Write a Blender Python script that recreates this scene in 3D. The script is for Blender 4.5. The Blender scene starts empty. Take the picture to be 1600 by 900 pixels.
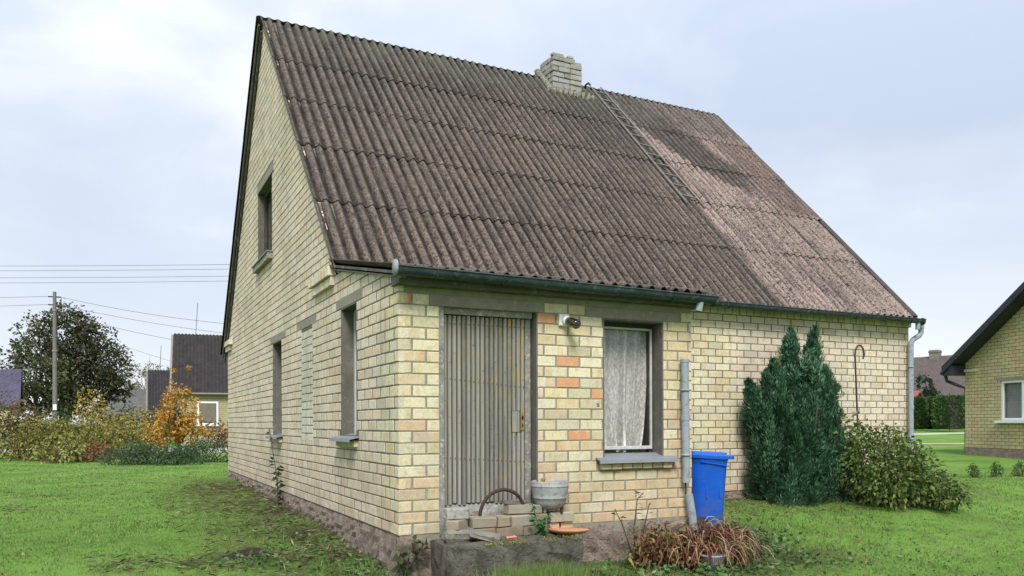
import bpy, bmesh, math, random
import numpy as np
from mathutils import Vector, Matrix
random.seed(7)
rng = np.random.default_rng(7)
S = bpy.context.scene
COL = S.collection

# ------------------------------------------------------------------ camera
F, CX, CY, YAW, ROLL = 1257.7, 800.0, 662.3, .461, -.003
CAM = np.array([-2.201, -6.62, .962])
FW = np.array([math.sin(YAW), math.cos(YAW), 0.0])
_r0 = np.array([math.cos(YAW), -math.sin(YAW), 0.0]); _u0 = np.array([0, 0, 1.0])
RT = _r0*math.cos(ROLL) + _u0*math.sin(ROLL)
UP = -_r0*math.sin(ROLL) + _u0*math.cos(ROLL)
cd = bpy.data.cameras.new('camera'); cam = bpy.data.objects.new('camera', cd); COL.objects.link(cam)
cd.sensor_width = 36; cd.lens = F/1600*36; cd.shift_y = (CY-450)/1600; cd.clip_start = .05; cd.clip_end = 3000
m = Matrix.Identity(4)
for i in range(3):
    m[i][0], m[i][1], m[i][2], m[i][3] = RT[i], UP[i], -FW[i], CAM[i]
cam.matrix_world = m
S.camera = cam

# ------------------------------------------------------------------ light
SUN_EL, SUN_AZ = math.radians(46), math.radians(205)     # azimuth of the sun, clockwise from +Y
w = bpy.data.worlds.new('World'); S.world = w; w.use_nodes = True
nt = w.node_tree; nt.nodes.clear()
out = nt.nodes.new('ShaderNodeOutputWorld'); bg = nt.nodes.new('ShaderNodeBackground')
bg.inputs['Strength'].default_value = .1
sky = nt.nodes.new('ShaderNodeTexSky'); sky.sky_type = 'NISHITA'; sky.sun_disc = False
sky.sun_elevation = SUN_EL; sky.sun_rotation = SUN_AZ
tc = nt.nodes.new('ShaderNodeTexCoord')
mp = nt.nodes.new('ShaderNodeMapping'); mp.inputs['Scale'].default_value = (1.0, 1.0, 1.7)
nt.links.new(tc.outputs['Generated'], mp.inputs['Vector'])
n1 = nt.nodes.new('ShaderNodeTexNoise'); n1.inputs['Scale'].default_value = 2.7; n1.inputs['Detail'].default_value = 6; n1.inputs['Roughness'].default_value = .5
n1.inputs['Distortion'].default_value = .3
nt.links.new(mp.outputs[0], n1.inputs['Vector'])
cr = nt.nodes.new('ShaderNodeValToRGB')
cr.color_ramp.elements[0].position = .34; cr.color_ramp.elements[0].color = (5.3, 6.0, 7.35, 1)
cr.color_ramp.elements[1].position = .66; cr.color_ramp.elements[1].color = (8.7, 8.9, 9.2, 1)
e = cr.color_ramp.elements.new(.52); e.color = (6.5, 7.1, 8.05, 1)
nt.links.new(n1.outputs['Fac'], cr.inputs['Fac'])
sx = nt.nodes.new('ShaderNodeSeparateXYZ'); nt.links.new(tc.outputs['Generated'], sx.inputs[0])
hz = nt.nodes.new('ShaderNodeMapRange'); hz.inputs['From Min'].default_value = .0; hz.inputs['From Max'].default_value = .24
hz.inputs['To Min'].default_value = .85; hz.inputs['To Max'].default_value = .0
nt.links.new(sx.outputs['Z'], hz.inputs['Value'])
mh = nt.nodes.new('ShaderNodeMix'); mh.data_type = 'RGBA'; mh.inputs[7].default_value = (7.9, 8.1, 8.4, 1)
nt.links.new(hz.outputs[0], mh.inputs[0]); nt.links.new(cr.outputs[0], mh.inputs[6])
mx = nt.nodes.new('ShaderNodeMix'); mx.data_type = 'RGBA'; mx.inputs[0].default_value = .86
nt.links.new(sky.outputs[0], mx.inputs[6]); nt.links.new(mh.outputs[2], mx.inputs[7])
zen = nt.nodes.new('ShaderNodeMapRange'); zen.inputs['From Min'].default_value = .3; zen.inputs['From Max'].default_value = 1.0
zen.inputs['To Min'].default_value = 1.0; zen.inputs['To Max'].default_value = 1.6      # overcast skies brighten to the zenith
nt.links.new(sx.outputs['Z'], zen.inputs['Value'])
mz = nt.nodes.new('ShaderNodeVectorMath'); mz.operation = 'SCALE'
nt.links.new(mx.outputs[2], mz.inputs[0]); nt.links.new(zen.outputs[0], mz.inputs['Scale'])
nt.links.new(mz.outputs[0], bg.inputs['Color']); nt.links.new(bg.outputs[0], out.inputs['Surface'])

sl = bpy.data.lights.new('sun', 'SUN'); sl.energy = 3.5; sl.angle = math.radians(18); sl.color = (1, .955, .89)
so = bpy.data.objects.new('sun', sl); COL.objects.link(so)
_d = Vector((math.sin(SUN_AZ)*math.cos(SUN_EL), math.cos(SUN_AZ)*math.cos(SUN_EL), math.sin(SUN_EL)))
so.rotation_euler = _d.to_track_quat('Z', 'Y').to_euler()
S.view_settings.view_transform = 'Standard'; S.view_settings.look = 'None'
S.view_settings.exposure = 0.34; S.view_settings.gamma = 1.0; S.view_settings.use_curve_mapping = False

# ------------------------------------------------------------------ helpers: points
def ray(px, py): return FW + RT*(px-CX)/F - UP*(py-CY)/F
def at(px, py, depth): return CAM + depth*ray(px, py)
def depth_of(P): return float((np.array(P)-CAM) @ FW)

def sstep(a, b, x):
    t = np.clip((np.asarray(x, float)-a)/(b-a), 0, 1); return t*t*(3-2*t)
GY = [-60, -7, -2, -.6, 0, 2.3, 11, 20, 400]
GZ = [-.62, -.6, -.5, -.43, -.38, -.23, -.14, -.15, -.15]
def gz(x, y):
    x = np.asarray(x, float); y = np.asarray(y, float)
    z = np.interp(y, GY, GZ)
    z = z + .14*np.exp(-((y-2.0)/1.6)**2)*sstep(2.5, 6, x)*(1-sstep(14, 20, x))
    z = z + .0185*np.maximum(0, x-14)*sstep(12, 22, x)
    z = z + .012*np.sin(x*1.7+.4)*np.sin(y*1.3) + .008*np.sin(x*4.1+y*2.7)
    return z
def g1(x, y): return float(gz(x, y))

# ------------------------------------------------------------------ helpers: objects
class MB:
    def __init__(s): s.v = []; s.f = []; s.sm = []
    def add(s, vs, fs, smooth=False):
        o = len(s.v); s.v += [tuple(map(float, p)) for p in vs]
        s.f += [tuple(i+o for i in f) for f in fs]; s.sm += [smooth]*len(fs); return s
    def box(s, a, b, rot=None, jit=0, bev=0):
        (x0, y0, z0), (x1, y1, z1) = a, b
        c = np.array([(x0+x1)/2, (y0+y1)/2, (z0+z1)/2]); h = np.array([abs(x1-x0)/2, abs(y1-y0)/2, abs(z1-z0)/2])
        if bev:
            bm = bmesh.new(); bmesh.ops.create_cube(bm, size=2)
            for v in bm.verts: v.co = Vector([v.co[i]*h[i] for i in range(3)])
            bmesh.ops.bevel(bm, geom=bm.edges[:], offset=bev, segments=1, affect='EDGES')
            bm.verts.index_update()
            vs = [np.array(v.co) for v in bm.verts]; fs = [tuple(v.index for v in f.verts) for f in bm.faces]; bm.free()
        else:
            vs = [np.array([sx*h[0], sy*h[1], sz*h[2]]) for sz in (-1, 1) for sy in (-1, 1) for sx in (-1, 1)]
            fs = [(0, 2, 3, 1), (4, 5, 7, 6), (0, 1, 5, 4), (2, 6, 7, 3), (0, 4, 6, 2), (1, 3, 7, 5)]
        if jit: vs = [v + rng.uniform(-jit, jit, 3) for v in vs]
        if rot is not None: vs = [np.array(rot @ Vector(v)) for v in vs]
        return s.add([v+c for v in vs], fs)
    def tube(s, path, r, n=8, cap=True, sq=1.0):
        P = [np.array(p, float) for p in path]; R = r if hasattr(r, '__len__') else [r]*len(P)
        vs = []; fs = []; ref = None
        for i, p in enumerate(P):
            t = P[min(i+1, len(P)-1)] - P[max(i-1, 0)]; t /= (np.linalg.norm(t)+1e-9)
            if ref is None: ref = np.array([0, 0, 1.0]) if abs(t[2]) < .9 else np.array([1.0, 0, 0])
            a = ref - t*(ref @ t); a /= np.linalg.norm(a); b = np.cross(t, a); ref = a
            for k in range(n):
                an = 2*math.pi*k/n; vs.append(p + R[i]*(a*math.cos(an) + b*math.sin(an)))
        for i in range(len(P)-1):
            for k in range(n):
                fs.append((i*n+k, i*n+(k+1) % n, (i+1)*n+(k+1) % n, (i+1)*n+k))
        s.add(vs, fs, True)
        if cap:
            s.add(vs[:n], [tuple(reversed(range(n)))]); s.add(vs[-n:], [tuple(range(n))])
        return s
    def lathe(s, prof, c, n=24, axis=None):
        M = Matrix.Identity(3) if axis is None else Vector(axis).to_track_quat('Z', 'Y').to_matrix()
        vs = []; fs = []
        for r, z in prof:
            for k in range(n):
                a = 2*math.pi*k/n; vs.append(np.array(M @ Vector((r*math.cos(a), r*math.sin(a), z))) + np.array(c))
        for i in range(len(prof)-1):
            for k in range(n): fs.append((i*n+k, i*n+(k+1) % n, (i+1)*n+(k+1) % n, (i+1)*n+k))
        return s.add(vs, fs, True)
    def prism(s, poly, P0, P1):
        """poly: list of 2-D points; P0, P1 map a 2-D point to the near and far face"""
        n = len(poly)
        vs = [P0(*p) for p in poly] + [P1(*p) for p in poly]
        fs = [tuple(range(n)), tuple(range(2*n-1, n-1, -1))] + [(i, i+n, (i+1) % n+n, (i+1) % n) for i in range(n)]
        return s.add(vs, fs)
    def build(s, name, mat, parent=None, fixn=False, **k):
        me = bpy.data.meshes.new(name); me.from_pydata(s.v, [], s.f); me.update()
        me.polygons.foreach_set('use_smooth', s.sm)
        if fixn:
            bm = bmesh.new(); bm.from_mesh(me); bmesh.ops.recalc_face_normals(bm, faces=bm.faces[:]); bm.to_mesh(me); bm.free()
        me.materials.append(mat)
        return link(name, me, parent, **k)

def link(name, me, parent=None, label=None, cat=None, group=None, kind=None, loc=None):
    o = bpy.data.objects.new(name, me); COL.objects.link(o)
    if loc is not None: o.location = loc
    if parent is not None: adopt(o, parent)
    if label: o['label'] = label
    if cat: o['category'] = cat
    if group: o['group'] = group
    if kind: o['kind'] = kind
    return o
def wloc(p):
    L = Vector((0, 0, 0))
    while p is not None: L += p.location; p = p.parent if p.parent is None else p.parent
    return L
WL = {}
def adopt(o, parent):
    o.parent = parent
    o.matrix_parent_inverse = Matrix.Translation(-WL.get(parent.name, Vector((0, 0, 0))))
def thing(name, loc, label, cat, group=None):
    o = bpy.data.objects.new(name, None); COL.objects.link(o); o.location = [float(q) for q in loc]; o.empty_display_size = .2
    WL[o.name] = Vector(o.location)
    o['label'] = label; o['category'] = cat
    if group: o['group'] = group
    return o
def npmesh(name, V, Fq, mat, smooth=False):
    """V (n,3), Fq (m,k) -> mesh, fast"""
    me = bpy.data.meshes.new(name); V = np.ascontiguousarray(V, np.float32); k = Fq.shape[1]; m_ = len(Fq)
    me.vertices.add(len(V)); me.vertices.foreach_set('co', V.ravel())
    me.loops.add(m_*k); me.loops.foreach_set('vertex_index', np.ascontiguousarray(Fq, np.int32).ravel())
    me.polygons.add(m_); me.polygons.foreach_set('loop_start', np.arange(0, m_*k, k, dtype=np.int32))
    me.polygons.foreach_set('loop_total', np.full(m_, k, np.int32))
    me.update(calc_edges=True)
    if smooth: me.polygons.foreach_set('use_smooth', np.ones(m_, bool))
    me.materials.append(mat); return me

# ------------------------------------------------------------------ helpers: materials
class NT:
    def __init__(s, name, rough=.85, spec=.25):
        s.m = bpy.data.materials.new(name); s.m.use_nodes = True; s.t = s.m.node_tree
        s.b = s.t.nodes['Principled BSDF']; s.b.inputs['Roughness'].default_value = rough
        s.b.inputs['Specular IOR Level'].default_value = spec
        s._p = None
    def n(s, t): return s.t.nodes.new(t)
    def l(s, a, b): s.t.links.new(a, b)
    def pos(s):
        if s._p is None: s._p = s.n('ShaderNodeNewGeometry')
        return s._p.outputs['Position']
    def island(s): s.pos(); return s._p.outputs['Random Per Island']
    def rnd(s): return s.n('ShaderNodeObjectInfo').outputs['Random']
    def obj(s): return s.n('ShaderNodeTexCoord').outputs['Object']
    def mapped(s, v, scale=(1, 1, 1), loc=None, rot=(0, 0, 0)):
        q = s.n('ShaderNodeMapping'); q.inputs['Scale'].default_value = scale; q.inputs['Rotation'].default_value = rot
        s.l(v, q.inputs['Vector'])
        if loc is not None: s.l(loc, q.inputs['Location'])
        return q.outputs[0]
    def noise(s, v, scale, detail=4, rough=.6, dist=0):
        q = s.n('ShaderNodeTexNoise'); q.inputs['Scale'].default_value = scale; q.inputs['Detail'].default_value = detail
        q.inputs['Roughness'].default_value = rough; q.inputs['Distortion'].default_value = dist
        s.l(v, q.inputs['Vector']); return q.outputs['Fac']
    def voro(s, v, scale, feat='F1'):
        q = s.n('ShaderNodeTexVoronoi'); q.feature = feat; q.inputs['Scale'].default_value = scale
        s.l(v, q.inputs['Vector']); return q.outputs['Distance']
    def ramp(s, f, stops, const=False):
        q = s.n('ShaderNodeValToRGB'); r = q.color_ramp
        if const: r.interpolation = 'CONSTANT'
        r.elements[0].position = stops[0][0]; r.elements[0].color = col4(stops[0][1])
        r.elements[1].position = stops[-1][0]; r.elements[1].color = col4(stops[-1][1])
        for p, c in stops[1:-1]: q2 = r.elements.new(p); q2.color = col4(c)
        s.l(f, q.inputs['Fac']); return q.outputs['Color']
    def mix(s, f, a, b, mode='MIX'):
        q = s.n('ShaderNodeMix'); q.data_type = 'RGBA'; q.blend_type = mode; q.clamp_factor = True
        for v, i in ((f, 0), (a, 6), (b, 7)):
            if isinstance(v, (int, float)): q.inputs[i].default_value = v if i == 0 else (v, v, v, 1)
            elif isinstance(v, tuple): q.inputs[i].default_value = col4(v)
            else: s.l(v, q.inputs[i])
        return q.outputs[2]
    def math(s, op, a, b=None, c=None, clamp=False):
        q = s.n('ShaderNodeMath'); q.operation = op; q.use_clamp = clamp
        for i, v in enumerate((a, b, c)):
            if v is None: continue
            if isinstance(v, (int, float)): q.inputs[i].default_value = v
            else: s.l(v, q.inputs[i])
        return q.outputs[0]
    def mr(s, v, a, b, c=0, d=1):
        q = s.n('ShaderNodeMapRange'); q.clamp = True
        for i, k in zip('From Min,From Max,To Min,To Max'.split(','), (a, b, c, d)): q.inputs[i].default_value = k
        s.l(v, q.inputs['Value']); return q.outputs[0]
    def xyz(s, v):
        q = s.n('ShaderNodeSeparateXYZ'); s.l(v, q.inputs[0]); return q.outputs
    def bump(s, h, strength=.5, dist=.01):
        q = s.n('ShaderNodeBump'); q.inputs['Strength'].default_value = strength; q.inputs['Distance'].default_value = dist
        s.l(h, q.inputs['Height']); s.l(q.outputs[0], s.b.inputs['Normal'])
    def color(s, c):
        if isinstance(c, tuple): s.b.inputs['Base Color'].default_value = col4(c)
        else: s.l(c, s.b.inputs['Base Color'])
    def trans(s, c, amount=.35):
        """leaf: part diffuse, part translucent"""
        tr = s.n('ShaderNodeBsdfTranslucent'); mx = s.n('ShaderNodeMixShader'); mx.inputs[0].default_value = amount
        s.l(c, tr.inputs['Color']); s.l(s.b.outputs[0], mx.inputs[1]); s.l(tr.outputs[0], mx.inputs[2])
        s.l(mx.outputs[0], s.t.nodes['Material Output'].inputs['Surface'])
def col4(c):
    if isinstance(c, (int, float)): return (c, c, c, 1)
    return tuple(c) + ((1,) if len(c) == 3 else ())

def brick_mat(name, stops, joined=False, mott=.55, tan=(.52, .37, .22), stain=False, red=0.0):
    M = NT(name, .9, .15)
    r = M.island() if joined else M.rnd()
    base = M.ramp(r, stops)
    p = M.pos()
    # patches inside a brick: kiln marks in upright bands
    h = M.n('ShaderNodeCombineXYZ'); k = M.math('MULTIPLY', r, 37.0); M.l(k, h.inputs[0]); M.l(k, h.inputs[1])
    band = M.noise(M.mapped(p, (9, 9, 3.5), h.outputs[0]), 1.0, 2, .5, .6)
    c = M.mix(M.math('MULTIPLY', M.mr(band, .56, .66), mott), base, tan)
    band2 = M.noise(M.mapped(p, (13, 13, 7), h.outputs[0]), 1.0, 3, .6, .3)
    c = M.mix(M.mr(band2, .52, .75, 0, .45), c, M.mix(.5, c, (.66, .62, .45)))
    band3 = M.noise(M.mapped(p, (7, 7, 2.5), h.outputs[0]), 1.0, 1, .4, .2)
    if red: c = M.mix(M.math('MULTIPLY', M.mr(band3, .62, .66), red), c, (.55, .29, .17))
    blot = M.noise(M.mapped(p, (1, 1, 1), h.outputs[0]), 14, 4, .7, .5)
    c = M.mix(M.mr(blot, .48, .66, 0, .5), c, M.mix(.55, c, (.27, .235, .155)))
    grime = M.noise(p, 34, 5, .7)
    c = M.mix(M.mr(grime, .52, .74, 0, .6), c, (.20, .175, .12))
    pit = M.noise(p, 150, 2, .5)
    c = M.mix(M.mr(pit, .63, .69, 0, .65), c, (.17, .15, .11))
    big = M.noise(p, .9, 3, .5)
    c = M.mix(M.mr(big, .46, .70, 0, .35), c, (.34, .29, .19))
    run = M.noise(M.mapped(p, (3.2, 3.2, .45)), 1.0, 5, .65)
    c = M.mix(M.mr(run, .52, .72, 0, .38), c, (.27, .235, .16))
    z = M.xyz(p)[2]
    low = M.math('MULTIPLY', M.mr(z, .0, .75, 1, 0), M.mr(M.noise(p, 3.2, 4, .6), .35, .65))
    c = M.mix(M.math('MULTIPLY', low, .5 if stain else .48), c, (.31, .22, .125))
    M.color(c)
    M.bump(M.math('ADD', M.noise(p, 90, 4, .7), M.math('MULTIPLY', M.noise(p, 22, 2, .5), .8)), .5, .004)
    return M.m

PALE = [(0, (.49, .455, .335)), (.3, (.61, .57, .42)), (.62, (.655, .60, .43)), (.9, (.62, .545, .38)), (1, (.59, .47, .32))]
MID = [(0, (.47, .425, .29)), (.35, (.59, .53, .345)), (.7, (.62, .535, .335)), (1, (.58, .47, .29))]
WARM = [(0, (.45, .375, .265)), (.35, (.575, .46, .295)), (.7, (.57, .43, .28)), (1, (.54, .38, .26))]
B_PALE = brick_mat('pale_brick', PALE)
B_MID = brick_mat('yellow_brick', MID, red=.1)
B_WARM = brick_mat('tan_brick', WARM, mott=.6, tan=(.58, .42, .27), red=.42)
B_RED = brick_mat('orange_brick', [(0, (.60, .25, .12)), (1, (.57, .30, .17))], mott=.95, tan=(.56, .44, .27))
B_JOIN = brick_mat('pale_brick_courses', [(0, (.49, .43, .355)), (.3, (.605, .535, .445)), (.62, (.65, .57, .46)), (.9, (.615, .515, .40)), (1, (.58, .45, .34))], True)
B_WHITE = brick_mat('whitewashed_brick', [(0, (.50, .50, .43)), (1, (.62, .61, .54))], True, .2)
B_GREY = brick_mat('grey_silicate_brick', [(0, (.17, .172, .16)), (.5, (.235, .236, .222)), (1, (.30, .30, .278))], False, .4, (.15, .15, .12))
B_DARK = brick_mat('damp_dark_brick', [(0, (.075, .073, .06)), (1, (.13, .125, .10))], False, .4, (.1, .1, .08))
B_CHIM = brick_mat('chimney_brick', [(0, (.20, .202, .207)), (.5, (.265, .266, .27)), (1, (.32, .32, .32))], False, .25, (.27, .26, .23))

def rough_mat(name, c1, c2, scale=6, bump=.6, bd=.01, rough=.9, spots=None, detail=6):
    M = NT(name, rough, .2); p = M.pos()
    c = M.ramp(M.noise(p, scale, detail, .65), [(.3, c1), (.7, c2)])
    c = M.mix(M.mr(M.noise(p, scale*9, 3, .6), .5, .8, 0, .4), c, tuple(q*.6 for q in c1))
    if spots: c = M.mix(M.mr(M.noise(p, scale*2.3, 4, .6), .56, .64, 0, .85), c, spots)
    M.color(c); M.bump(M.math('ADD', M.noise(p, scale*7, 5, .7), M.noise(p, scale*1.5, 3, .6)), bump, bd); return M.m
MORTAR = rough_mat('mortar', (.12, .112, .09), (.19, .18, .145), 8, .5)
MORTAR_SIDE = rough_mat('side_mortar', (.085, .08, .065), (.15, .14, .115), 8, .5)
MORTAR_FRONT = rough_mat('front_mortar', (.19, .175, .14), (.30, .28, .22), 8, .5)
PLASTER = rough_mat('plaster', (.10, .094, .083), (.15, .142, .125), 5, .35, .006, spots=(.17, .16, .14))
LINTEL = rough_mat('concrete_lintel', (.20, .178, .152), (.275, .247, .212), 6, .4, .006, spots=(.31, .28, .245))
PLINTH = rough_mat('rough_plinth', (.19, .15, .125), (.36, .29, .24), 7, 1.0, .04, spots=(.15, .13, .10))
STEPC = rough_mat('old_concrete', (.050, .047, .036), (.17, .155, .13), 5, 1.0, .03, spots=(.045, .048, .030))
FASC = rough_mat('fascia', (.065, .062, .058), (.125, .12, .112), 4, .5, .008, spots=(.18, .175, .165))
PIPE = rough_mat('zinc_pipe', (.22, .25, .29), (.30, .33, .37), 9, .15, .002, .5, spots=(.16, .19, .21))
GUT = rough_mat('gutter_metal', (.022, .034, .037), (.050, .070, .073), 7, .15, .002, .42, spots=(.085, .11, .115))
SILLM = rough_mat('sill_sheet', (.17, .19, .215), (.23, .25, .275), 5, .15, .002, .45)
DARKW = rough_mat('dark_wood', (.035, .032, .03), (.08, .072, .065), 12, .4, .004)
BLACK = rough_mat('dark_inside', (.008, .008, .008), (.012, .012, .012), 3, .1)
STONE = rough_mat('weathered_stone', (.13, .125, .105), (.25, .24, .21), 9, .8, .01, spots=(.09, .09, .065))
MOSS = rough_mat('moss', (.13, .14, .03), (.24, .24, .06), 30, 1, .02)
MOSSROOF = rough_mat('mossy_mortar', (.20, .195, .155), (.31, .30, .25), 14, 1, .02, spots=(.16, .165, .085))
IRON = rough_mat('rusty_iron', (.03, .024, .022), (.07, .045, .035), 20, .6, .004, .7)
POT = rough_mat('cast_iron_grey', (.22, .23, .23), (.33, .34, .34), 12, .4, .003, .6, spots=(.16, .165, .16))
TERRA = rough_mat('terracotta', (.42, .21, .10), (.50, .27, .14), 9, .2, .002, .7)
PINK = rough_mat('pink_plastic', (.62, .20, .20), (.70, .28, .27), 9, .1, .002, .5)
SOIL = rough_mat('soil', (.035, .028, .02), (.09, .07, .05), 20, 1, .03)
BARK = rough_mat('bark', (.06, .05, .04), (.13, .11, .09), 14, 1, .02)
POLEM = rough_mat('concrete_pole', (.13, .12, .11), (.20, .19, .175), 4, .3)
WIREM = rough_mat('wire', (.10, .10, .11), (.12, .12, .13), 4, .1)
WHITEW = rough_mat('white_wood', (.40, .405, .40), (.50, .505, .50), 12, .3, .003, .6, spots=(.36, .35, .32))
GREYW = rough_mat('grey_frame_wood', (.24, .235, .21), (.40, .39, .36), 14, .6, .004, .9, spots=(.50, .49, .46))
PVC = rough_mat('white_plastic', (.72, .73, .74), (.76, .77, .78), 4, .05, .001, .4)
ASPH = rough_mat('road_surface', (.30, .30, .30), (.37, .37, .36), 3, .3)
KERB = rough_mat('kerb', (.36, .36, .34), (.46, .46, .44), 3, .3)
SAND = rough_mat('sandy_path', (.34, .29, .20), (.44, .38, .28), 3, .5)

def blue_mat():
    M = NT('blue_plastic', .42, .4); p = M.pos()
    c = M.ramp(M.noise(p, 5, 4, .6), [(.3, (.004, .075, .46)), (.7, (.008, .10, .55))])
    c = M.mix(M.mr(M.noise(p, 40, 3, .7), .6, .8, 0, .35), c, (.10, .16, .40))
    sc = M.noise(M.mapped(p, (4, 4, 30)), 1, 5, .7)
    c = M.mix(M.mr(sc, .60, .70, 0, .3), c, (.16, .25, .52))
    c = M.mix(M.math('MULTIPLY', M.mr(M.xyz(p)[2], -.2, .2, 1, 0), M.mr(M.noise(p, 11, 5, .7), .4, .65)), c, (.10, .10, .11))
    M.color(c); M.bump(M.math('ADD', M.noise(p, 120, 2, .5), M.math('MULTIPLY', sc, .6)), .2, .002); return M.m
BLUE = blue_mat()

def glass_mat(name='window_glass', tint=(.88, .87, .86)):
    M = NT(name); t = M.t
    tr = M.n('ShaderNodeBsdfTransparent'); tr.inputs[0].default_value = col4(tint)
    gl = M.n('ShaderNodeBsdfGlossy'); gl.inputs['Roughness'].default_value = .03
    lw_ = M.n('ShaderNodeLayerWeight'); lw_.inputs['Blend'].default_value = .5
    fac = M.math('MULTIPLY_ADD', M.math('POWER', lw_.outputs['Facing'], 4.0), .9, .06)
    mx = M.n('ShaderNodeMixShader'); M.l(fac, mx.inputs[0]); M.l(tr.outputs[0], mx.inputs[1]); M.l(gl.outputs[0], mx.inputs[2])
    b = M.n('ShaderNodeBump'); b.inputs['Strength'].default_value = .08; b.inputs['Distance'].default_value = .02
    M.l(M.noise(M.pos(), 3, 2, .5), b.inputs['Height']); M.l(b.outputs[0], gl.inputs['Normal'])
    M.l(mx.outputs[0], t.nodes['Material Output'].inputs['Surface']); return M.m
GLASS = glass_mat()
JARG = glass_mat('lamp_glass', (.35, .37, .33))

def wood_mat(name, tone=1.0):
    M = NT(name, .9, .15); p = M.pos(); r = M.rnd()
    h = M.n('ShaderNodeCombineXYZ'); k = M.math('MULTIPLY', r, 50.0); M.l(k, h.inputs[0]); M.l(k, h.inputs[2])
    g = M.noise(M.mapped(p, (70, 70, 2.2), h.outputs[0]), 1, 5, .7, .4)
    c = M.ramp(g, [(.22, (.075*tone, .073*tone, .066*tone)), (.46, (.225*tone, .22*tone, .20*tone)), (.78, (.38*tone, .37*tone, .335*tone))])
    c = M.mix(M.mr(r, .35, 1, 0, .45), c, (.30, .275, .22))
    c = M.mix(M.mr(r, .45, 0, 0, .55), c, (.115, .105, .09))
    xx = M.xyz(p)
    li = M.noise(p, 9, 5, .65)
    top = M.math('MULTIPLY', M.mr(xx[2], 1.1, 1.95, .25, 1), M.mr(xx[0], .6, 1.25, .25, 1))
    lm = M.math('MULTIPLY', M.mr(li, .5, .62), top)
    c = M.mix(M.math('MULTIPLY', lm, .85), c, (.36, .27, .055))
    c = M.mix(M.mr(M.noise(p, 26, 3, .6), .62, .7, 0, .5), c, (.07, .065, .055))
    M.color(c); M.bump(g, .6, .004); return M.m
PLANKM = wood_mat('weathered_plank')

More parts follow.
